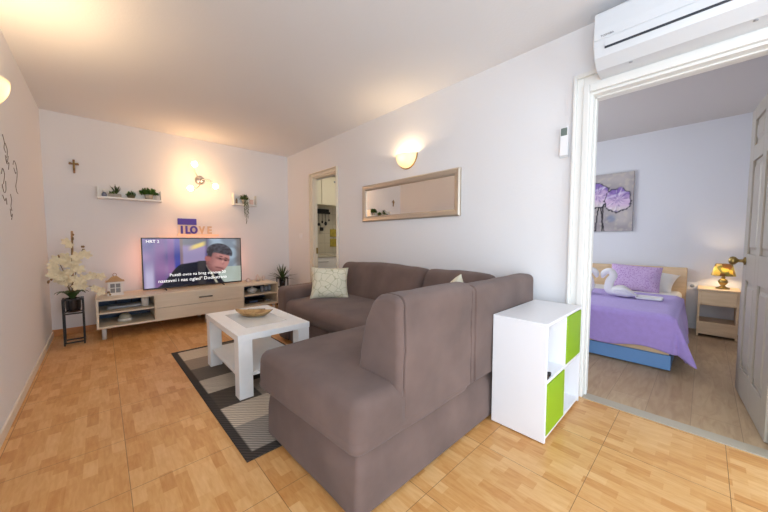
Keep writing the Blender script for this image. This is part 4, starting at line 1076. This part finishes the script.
for si, (P1, P2) in enumerate(sprays):
    pts = bezier(B0, P1, P2); st_.tube(pts, 0.0035, 6)
    for t in ((0.30, 0.42, 0.52, 0.62, 0.72, 0.82, 0.92) if si < 3 else (0.5, 0.64, 0.78, 0.9)):
        i = t * 12; q = pts[int(i)].lerp(pts[min(int(i) + 1, 12)], i % 1)
        off = Vector((rnd.uniform(-.05, .05), rnd.uniform(-.06, -.015), rnd.uniform(-.035, .04)))
        c_ = q + off; c_.x = max(c_.x, -0.36); bl.append((c_, Vector((off.x * 5, -0.9, 0.15 + off.z * 3)), rnd.uniform(0.036, 0.05) * (0.9 if si > 2 else 1.05)))
st_.build('stems', M_stem, orc)
for c, n, s in bl: blossom(c, n, s, rnd).build('blossom', M_petal, orc)
M_bud = mat('brownish_bud', rgb(140, 110, 72), 0.6)
for (P1, P2) in sprays:
    for _ in range(3):
        bd = MB(); bd.ball(tuple(P2 + Vector((rnd.uniform(-.02, .035), rnd.uniform(-.02, .02), rnd.uniform(-.02, .03)))), 0.009, seg=7, sc=(1, 1, 1.4))
        bd.build('bud', M_bud, orc)

plant_stand('short black metal plant stand beside the far end of the sofa', 2.06, 2.20, 4.62, 4.76, 0.46, bar=0.012, rails=(0.03, 0.30, 0.448))
sp_ = thing('spiky_plant', 'spiky green plant in a dark pot on the short black stand beyond the sofa arm', 'plant', (2.13, 4.69, 0.312))
MB().lathe([(0.001, 0.0005), (0.042, 0.0005), (0.052, 0.12), (0.046, 0.12), (0.001, 0.11)], (2.13, 4.69, 0.312), 20).build('pot', M_mirrorpot, sp_)
blades((2.13, 4.69, 0.425), 34, 0.30, 0.014, 1.35, 0.35, 8).build('leaves', M_leafd, sp_)

# ------------------------------------------------------------------ bedroom
bed = thing('bed', 'low bed with a blue base and pale maple headboard in the bedroom', 'bed', (4.25, 0.85, 0))
ex0, ex1, ey0, ey1 = 3.325, 5.12, 0.150, 1.56
MB().box(ex0, ex1, ey0, ey1, 0.012, 0.132).build('base', M_bedblue, bed, bevel=0.003)
MB().box(ex0 + 0.012, ex1, ey0 + 0.012, ey1 - 0.012, 0.133, 0.215).build('side_rail', M_maple, bed, bevel=0.003)
MB().soft(ex0 + 0.015, ex1 - 0.01, ey0 + 0.012, ey1 - 0.012, 0.216, 0.452, (0.05, 0.05, 0.05), 6).build('mattress', M_sheet, bed)
MB().box(ex1 + 0.005, ex1 + 0.06, ey0 - 0.02, ey1 + 0.02, 0.012, 0.735).build('headboard', M_maple, bed, bevel=0.006)
# bedspread
def spread():
    m = MB(); zt = 0.463; x_head = 4.50
    ox, oy = 0.29, 0.34
    LX, LY = x_head - ex0 + 0.012, ey1 - ey0 + 0.02
    fx, fy = ex0 - 0.006, ey0 - 0.006
    r = 0.05
    def P(u, v):
        a = -ox + u * (LX + ox); b_ = -oy + v * (LY + oy)   # a from foot hem, b from right hem
        da, db = max(0, -a), max(0, -b_)
        d = math.hypot(da, db)
        if d > 0.40: da, db, d = da * 0.40 / d, db * 0.40 / d, 0.40
        bx_, by_ = fx + max(a, 0), fy + max(b_, 0)
        if d < 1e-6:
            z = zt
            # soft rounding near edges
            ed = min(max(a, 0), max(b_, 0)); z -= 0.02 * max(0, 1 - ed / 0.05) ** 2
            z += 0.005 * noise.noise(Vector((bx_ * 4, by_ * 4, 0)))
            return Vector((bx_, by_, z))
        dx, dy = da / d, db / d
        corner = 2 * dx * dy
        fold = 0.5 + 0.5 * math.sin((math.atan2(dy, dx)) * 9 + 0.6) if corner > 0.02 else 0.5
        ph = (by_ * 7 if dx > dy else bx_ * 16)
        wav = (0.007 if dx > dy else 0.015) * math.sin(ph) * min(1, d / 0.2)
        out = 0.014 + d * (0.04 + 0.16 * corner * (0.2 + 1.3 * fold)) + wav
        drop = d * (1 - 0.16 * corner)
        if corner < 0.3 and dx > dy: drop *= 0.96 + 0.075 * math.sin(by_ * 11.0 + 1.2)
        z = max(0.03, zt - 0.02 - drop)
        return Vector((bx_ - dx * out, by_ - dy * (out + 0.15 * d * min(1, max(0, 1.0 - (bx_ - fx) / 1.6) + 0.1)), z))
    m.grid(P, 90, 84)
    return m
bs_ = spread().build('bedspread', M_lilac, solid=0.008)
tag(bs_, 'lilac quilted bedspread draped over the bed and hanging down its corner', 'bedspread')
# pillows
pw_ = place(cushion(0.58, 0.36, 0.13, 22, 0.09), pose((4.98, 0.50, 0.565), -PI / 2 , -0.95, 0.16))
tag(pw_.build('bed_pillow', M_sheet), 'plain white pillow against the headboard behind the lilac one', 'pillow')
pl_ = place(cushion(0.49, 0.33, 0.14, 24, 0.04), pose((4.76, 0.575, 0.605), -PI / 2 + 0.05, -0.42, 0.06))
tag(pl_.build('bed_pillow', M_lilacp), 'lilac patterned pillow with flanged edge leaning on the white one', 'pillow')
# towel swans
def swan(label, x, yb, yn, ytop, yhead, mirror):
    t = thing('towel_swan', label, 'towel swan', (x, yb, 0.472))
    s = mirror
    b_ = MB(); b_.soft(x - 0.10, x + 0.10, min(yb - 0.10, yb + 0.10), max(yb - 0.10, yb + 0.10), 0.474, 0.59, (0.08, 0.08, 0.055), 5,
                 lambda w, n: (w.x, w.y, w.z - 0.06 * max(0, -s * (w.y - yb)) / 0.1 * (w.z - 0.474) / 0.116))
    b_.build('body', M_towel, t)
    nk = MB(); pts = [Vector(p) for p in ((x, yb + s * 0.03, 0.52), (x - 0.01, yb + s * 0.115, 0.53), (x - 0.01, yb + s * 0.115, 0.62), (x - 0.01, yb + s * 0.085, 0.69), (x - 0.01, yb + s * 0.115, 0.735), (x - 0.01, yb + s * 0.165, 0.715), (x - 0.01, yb + s * 0.182, 0.655))]
    dn = []
    for i in range(len(pts) - 1):
        for k in range(5):
            tt_ = k / 5; p0 = pts[max(i - 1, 0)]; p1 = pts[i]; p2 = pts[i + 1]; p3 = pts[min(i + 2, len(pts) - 1)]
            dn.append(0.5 * ((2 * p1) + (p2 - p0) * tt_ + (2 * p0 - 5 * p1 + 4 * p2 - p3) * tt_ ** 2 + (3 * p1 - p0 - 3 * p2 + p3) * tt_ ** 3))
    dn.append(pts[-1]); n = len(dn)
    nk.tube(dn, [0.045 - 0.018 * (i / n) if i < n - 4 else 0.027 - 0.006 * (i - n + 4) for i in range(n)], 12)
    nk.build('neck', M_towel, t)
    fo = MB()
    for k in range(3): fo.tube([(x - 0.085 + 0.03 * k, yb + s * 0.06, 0.55 - 0.01 * k), (x - 0.09 + 0.03 * k, yb - s * 0.03, 0.56 - 0.012 * k), (x - 0.07 + 0.04 * k, yb - s * 0.12, 0.50)], [0.016, 0.022, 0.008], 8)
    fo.build('folded_wing', M_towel, t)
swan('white towel swan on the bed beside the lilac pillow, facing left', 4.02, 0.575, 0, 0, 0, 1)
swan('white towel swan at the door frame, facing right on the bed', 4.02, 0.988, 0, 0, 0, -1)
tw = MB().soft(3.95, 4.12, 0.26, 0.465, 0.473, 0.498, (0.012, 0.02, 0.012), 4)
tag(tw.build('folded_towel', M_towel), 'flat folded white towel lying right of the towel swans', 'towel')

# nightstand
ns = thing('nightstand', 'pale maple nightstand with a drawer and open shelf beside the bed', 'nightstand', (5.0, -0.12, 0))
nx0, nx1, ny0, ny1 = 4.84, 5.175, -0.275, 0.028
MB().box(nx0 - 0.01, nx1, ny0 - 0.008, ny1 + 0.008, 0.512, 0.532).build('top', M_maple, ns, bevel=0.003)
for y in (ny0, ny1 - 0.018): MB().box(nx0 + 0.004, nx1, y, y + 0.018, 0.001, 0.512).build('side_panel', M_maple, ns)
MB().box(nx0 - 0.004, nx0 + 0.012, ny0 + 0.019, ny1 - 0.019, 0.362, 0.508).build('drawer', M_maple, ns, bevel=0.002)
MB().box(nx0 + 0.012, nx1 - 0.01, ny0 + 0.018, ny1 - 0.018, 0.352, 0.362).build('drawer_bottom', M_maple, ns)
MB().box(nx0 + 0.006, nx1 - 0.01, ny0 + 0.018, ny1 - 0.018, 0.148, 0.166).build('shelf', M_maple, ns)
MB().box(nx0, nx0 + 0.016, ny0 + 0.018, ny1 - 0.018, 0.03, 0.148).build('plinth', M_maple, ns)
tl = thing('table_lamp', 'small brass-footed table lamp with stained patterned shade on the nightstand', 'lamp', (4.99, -0.155, 0.533))
c = (4.99, -0.155, 0.533)
MB().lathe([(0.001, 0.0005), (0.055, 0.0005), (0.055, 0.012), (0.03, 0.022), (0.016, 0.035), (0.034, 0.06), (0.04, 0.08), (0.028, 0.105), (0.012, 0.115), (0.018, 0.125), (0.01, 0.14), (0.01, 0.165), (0.001, 0.165)], c, 22).build('base', M_gold, tl)
MB().lathe([(0.092, 0.145), (0.062, 0.275)], c, 28, caps=False).build('shade', M_tiff, tl, solid=0.003)
MB().ball((c[0], c[1], c[2] + 0.20), 0.022).build('bulb', M_bulb3, tl)
so = thing('wall_socket', 'white double socket on the bedroom wall between bed and nightstand', 'socket', (BX1, 0.09, 0.47))
MB().box(BX1 - 0.012, BX1 - 0.001, 0.04, 0.125, 0.475, 0.56).build('plate', M_white, so, bevel=0.003)
MB().lathe([(0.001, 0), (0.02, 0), (0.02, -0.003), (0.001, -0.003)], (BX1 - 0.012, 0.083, 0.517), 14, axis='x').build('outlet', M_acgrey, so)
# painting
def flower(u, v):
    def mixc(a, b_, t): t = max(0, min(1, t)); return tuple(a[i] * (1 - t) + b_[i] * t for i in range(3))
    def sm(e0, e1, x):
        t = max(0, min(1, (x - e0) / (e1 - e0))); return t * t * (3 - 2 * t)
    n1 = noise.noise(Vector((u * 4, v * 5, 2))); n2 = noise.noise(Vector((u * 16, v * 18, 7)))
    c_ = mixc(rgb(186, 178, 176), rgb(150, 142, 146), 0.5 + 0.8 * n1); c_ = mixc(c_, rgb(210, 200, 180), sm(0.0, 0.4, n2) * 0.35)
    c_ = mixc(c_, rgb(104, 130, 170), (1 - sm(0.03, 0.09, math.hypot(u - 0.72, (v - 0.22)))) * 0.5)
    for x0, x1 in ((0.46, 0.38), (0.53, 0.50), (0.60, 0.59), (0.56, 0.62)):
        if v < 0.5:
            xx = x1 + (x0 - x1) * v / 0.45 + 0.01 * n2; c_ = mixc(c_, rgb(40, 34, 44), 1 - sm(0.006, 0.014, abs(u - xx)))
    for cx_, cy_, rx_, ry_, sd in ((0.50, 0.64, 0.19, 0.22, 0), (0.79, 0.54, 0.175, 0.20, 5)):
        du, dv = (u - cx_), (v - cy_); a = math.atan2(dv, du)
        rr = math.hypot(du / rx_, dv / ry_) * (1 + 0.16 * noise.noise(Vector((math.cos(a) * 2.6 + sd, math.sin(a) * 2.6, 0))) + 0.10 * n2)
        pc = mixc(rgb(214, 186, 214), rgb(132, 104, 176), sm(-0.4, 0.9, dv / ry_ + 0.6 * n2)); pc = mixc(pc, rgb(214, 206, 196), (1 - sm(-0.95, -0.3, dv / ry_)) * 0.8)
        pc = mixc(pc, rgb(222, 214, 236), (1 - sm(0.03, 0.13, abs(dv / ry_ - 0.45 - 0.3 * du / rx_))) * 0.5)
        pc = mixc(pc, rgb(240, 232, 240), 0.55 * sm(0.1, 0.5, noise.noise(Vector((a * 5 + sd, rr * 1.5, 3))))); pc = mixc(pc, rgb(86, 64, 140), 0.6 * sm(0.15, 0.5, noise.noise(Vector((a * 4 + sd, rr * 2.5, 9)))))
        c_ = mixc(c_, pc, 1 - sm(0.94, 1.0, rr)); c_ = mixc(c_, rgb(40, 34, 66), (1 - sm(0.02, 0.07, abs(rr - 1.0))) * (0.85 if n2 > -0.25 else 0.3))
        if dv < -0.12 * 0: c_ = mixc(c_, rgb(34, 30, 44), (1 - sm(0.03, 0.10, abs(rr - 1.03))) * (0.9 if math.sin(a * 26) > 0 else 0.2))
    return c_
pt = thing('canvas_painting', 'canvas painting of two purple poppies on the bedroom wall', 'painting', (BX1, 1.08, 1.19))
MB().box(BX1 - 0.03, BX1 - 0.001, 0.672, 1.49, 1.19, 1.982).build('canvas', mat('canvas_edge', rgb(70, 66, 74), 0.7), pt)
painted(MB(), lambda u, v: (BX1 - 0.0315, 1.49 - u * (1.49 - 0.672), 1.19 + v * 0.792), 110, 106, flower).build('painted_face', M_paint, pt)

# ------------------------------------------------------------------ kitchen behind the far doorway
kc = thing('wall_cabinet', 'cream kitchen wall cabinet seen through the far doorway', 'cabinet', (3.35, 5.25, 1.74))
MB().box(2.53, 4.25, 5.06, KY1 - 0.002, 1.742, 2.30).build('carcass', mat('cream_laminate', rgb(226, 220, 202), 0.35), kc, bevel=0.002)
for x0 in (2.535, 3.11, 3.685):
    dd = MB().box(x0, x0 + 0.56, 5.04, 5.058, 1.745, 2.295).build('door', bpy.data.materials['cream_laminate'], kc, bevel=0.003)
    MB().lathe([(0.001, 0), (0.014, 0), (0.02, -0.018), (0.001, -0.024)], (x0 + 0.28, 5.04, 2.20), 12, axis='y').build('knob', M_acgrey, dd)
lc = thing('kitchen_drawer_unit', 'white kitchen base unit with a drawer below the tiled wall', 'cabinet', (3.35, 5.1, 0))
MB().box(2.53, 4.25, 4.86, KY1 - 0.002, 0.001, 0.735).build('carcass', M_white, lc)
dd = MB().box(2.535, 3.39, 4.842, 4.858, 0.58, 0.73).build('drawer', M_white, lc, bevel=0.003)
MB().tube([(2.86, 4.83, 0.66), (3.10, 4.83, 0.66)], 0.007, 8).build('handle', M_steel, dd)
dd = MB().box(3.395, 4.245, 4.842, 4.858, 0.58, 0.73).build('drawer', M_white, lc, bevel=0.003)
MB().tube([(3.70, 4.83, 0.66), (3.94, 4.83, 0.66)], 0.007, 8).build('handle', M_steel, dd)
for x0 in (2.535, 3.395): MB().box(x0, x0 + 0.85, 4.842, 4.858, 0.02, 0.572).build('door', M_white, lc, bevel=0.003)
tag(MB().box(2.53, 4.25, 4.83, KY1 - 0.002, 0.737, 0.765).build('worktop', mat('grey_worktop', rgb(190, 184, 170), 0.3), bevel=0.003), 'pale kitchen worktop on the white base unit', 'worktop')
ur = thing('utensil_rail', 'dark wall rail for kitchen tools under the cream cabinet', 'rail', (3.28, KY1, 1.62))
MB().box(3.16, 3.50, KY1 - 0.06, KY1 - 0.002, 1.60, 1.64).box(3.16, 3.50, KY1 - 0.014, KY1 - 0.002, 1.64, 1.70).build('rail', M_blackmetal, ur)
for i, (x, L, hd) in enumerate(((3.22, 0.22, 0.03), (3.30, 0.17, 0.024), (3.38, 0.20, 0.035), (3.46, 0.13, 0.02))):
    u_ = thing('kitchen_utensil', ('long dark ladle hanging leftmost from the kitchen rail', 'dark spoon hanging second from left on the kitchen rail', 'dark skimmer hanging third from left on the kitchen rail', 'short dark whisk hanging rightmost from the kitchen rail')[i], 'utensil', (x, KY1 - 0.07, 1.62 - L), 'utensils on the kitchen rail')
    MB().tube([(x, KY1 - 0.068, 1.635), (x, KY1 - 0.07, 1.62 - L)], 0.005, 6).build('handle', M_blackmetal, u_)
    MB().ball((x, KY1 - 0.07, 1.60 - L), hd, sc=(1, 0.4, 1.2), seg=10).build('head', M_blackmetal, u_)
hk = thing('measuring_cup', 'small dark cup hanging lower on the kitchen tiles', 'cup', (3.30, KY1 - 0.03, 1.27))
MB().lathe([(0.001, 0), (0.035, 0.002), (0.04, 0.07), (0.036, 0.07), (0.001, 0.01)], (3.30, KY1 - 0.045, 1.25), 14).build('bowl', M_blackmetal, hk)
MB().tube([(3.30, KY1 - 0.01, 1.30), (3.30, KY1 - 0.006, 1.38)], 0.006, 6).build('handle', M_blackmetal, hk)
M_must = mat('mustard_cloth', rgb(176, 160, 70), 0.9, var=0.2, vscale=18)
for z0, z1, lb in ((1.13, 1.29, 'upper mustard pot holder hanging on the kitchen tiles'), (0.92, 1.09, 'lower mustard pot holder hanging on the kitchen tiles')):
    ph_ = thing('pot_holder', lb, 'pot holder', (3.60, KY1, z0), 'mustard pot holders')
    MB().soft(3.52, 3.70, KY1 - 0.02, KY1 - 0.003, z0, z1, (0.012, 0.007, 0.012), 4).build('pad', M_must, ph_)
    MB().tube([(3.60, KY1 - 0.011, z1 - 0.002), (3.595, KY1 - 0.011, z1 + 0.025), (3.61, KY1 - 0.011, z1 + 0.025), (3.612, KY1 - 0.011, z1)], 0.003, 6).build('loop', M_must, ph_)
stl = thing('stool', 'dark round stool just inside the kitchen, showing above the cushion', 'stool', (3.25, 4.45, 0))
MB().lathe([(0.001, 0), (0.13, 0), (0.14, 0.012), (0.13, 0.03), (0.001, 0.035)], (3.25, 4.45, 0.50), 24).build('seat', M_black, stl)
for k in range(4):
    a = PI / 4 + k * PI / 2
    MB().tube([(3.25 + 0.10 * math.cos(a), 4.45 + 0.10 * math.sin(a), 0.50), (3.25 + 0.15 * math.cos(a), 4.45 + 0.15 * math.sin(a), 0.001)], 0.012, 8).build('leg', M_blackmetal, stl)
kl = thing('ceiling_lamp', 'round opal ceiling lamp in the kitchen', 'ceiling lamp', (3.25, 4.2, H - 0.09))
MB().lathe([(0.001, -0.085), (0.09, -0.07), (0.14, -0.035), (0.15, -0.012)], (3.25, 4.2, H - 0.011), 24).build('diffuser', M_klamp, kl)
MB().lathe([(0.155, -0.013), (0.155, -0.0), (0.001, -0.0)], (3.25, 4.2, H - 0.011), 24).build('base_ring', M_white, kl)

# ------------------------------------------------------------------ light
def area(name, loc, rot, sx, sy, p, col):
    l = bpy.data.lights.new(name, 'AREA'); l.shape = 'RECTANGLE'; l.size = sx; l.size_y = sy; l.energy = p; l.color = col
    o = bpy.data.objects.new(name, l); C.objects.link(o); o.location = loc; o.rotation_euler = rot; return o
area('daylight_balcony', ((WX0 + WX1) / 2, YF - 0.25, (WZ0 + WZ1) / 2 + 0.05), (PI / 2, 0, 0), WX1 - WX0 - 0.1, WZ1 - WZ0, 82, (0.76, 0.88, 1.0))
area('daylight_side', (XL - 0.25, (LY0 + LY1) / 2, (LZ0 + LZ1) / 2 + 0.05), (PI / 2, 0, -PI / 2), LY1 - LY0 - 0.1, LZ1 - LZ0, 74, (0.76, 0.87, 1.0))
area('daylight_bedroom', ((V0 + V1) / 2, BY1 + 0.2, (VZ0 + VZ1) / 2), (-PI / 2, 0, 0), V1 - V0, VZ1 - VZ0, 41, (0.86, 0.93, 1.0))
wd = bpy.data.worlds.new('sky'); sc.world = wd; wd.use_nodes = True
bg = wd.node_tree.nodes['Background']; bg.inputs['Color'].default_value = (0.75, 0.87, 1.0, 1); bg.inputs['Strength'].default_value = 1.0

# ------------------------------------------------------------------ camera
cam = bpy.data.cameras.new('camera'); cam.sensor_width = 36; cam.lens = 301.0 * 36 / 768; cam.clip_start = 0.02
co = bpy.data.objects.new('camera', cam); C.objects.link(co)
co.location = (0, 0, 1.08); co.rotation_euler = (math.radians(90 - 3.2), 0, math.radians(-43.2))
sc.camera = co
sc.view_settings.view_transform = 'Standard'; sc.view_settings.look = 'None'; sc.view_settings.gamma = 1; sc.view_settings.use_curve_mapping = False
sc.view_settings.exposure = 0.0
sc.cycles.max_bounces = 10; sc.cycles.diffuse_bounces = 6; sc.cycles.sample_clamp_indirect = 6
sc.cycles.use_denoising = True
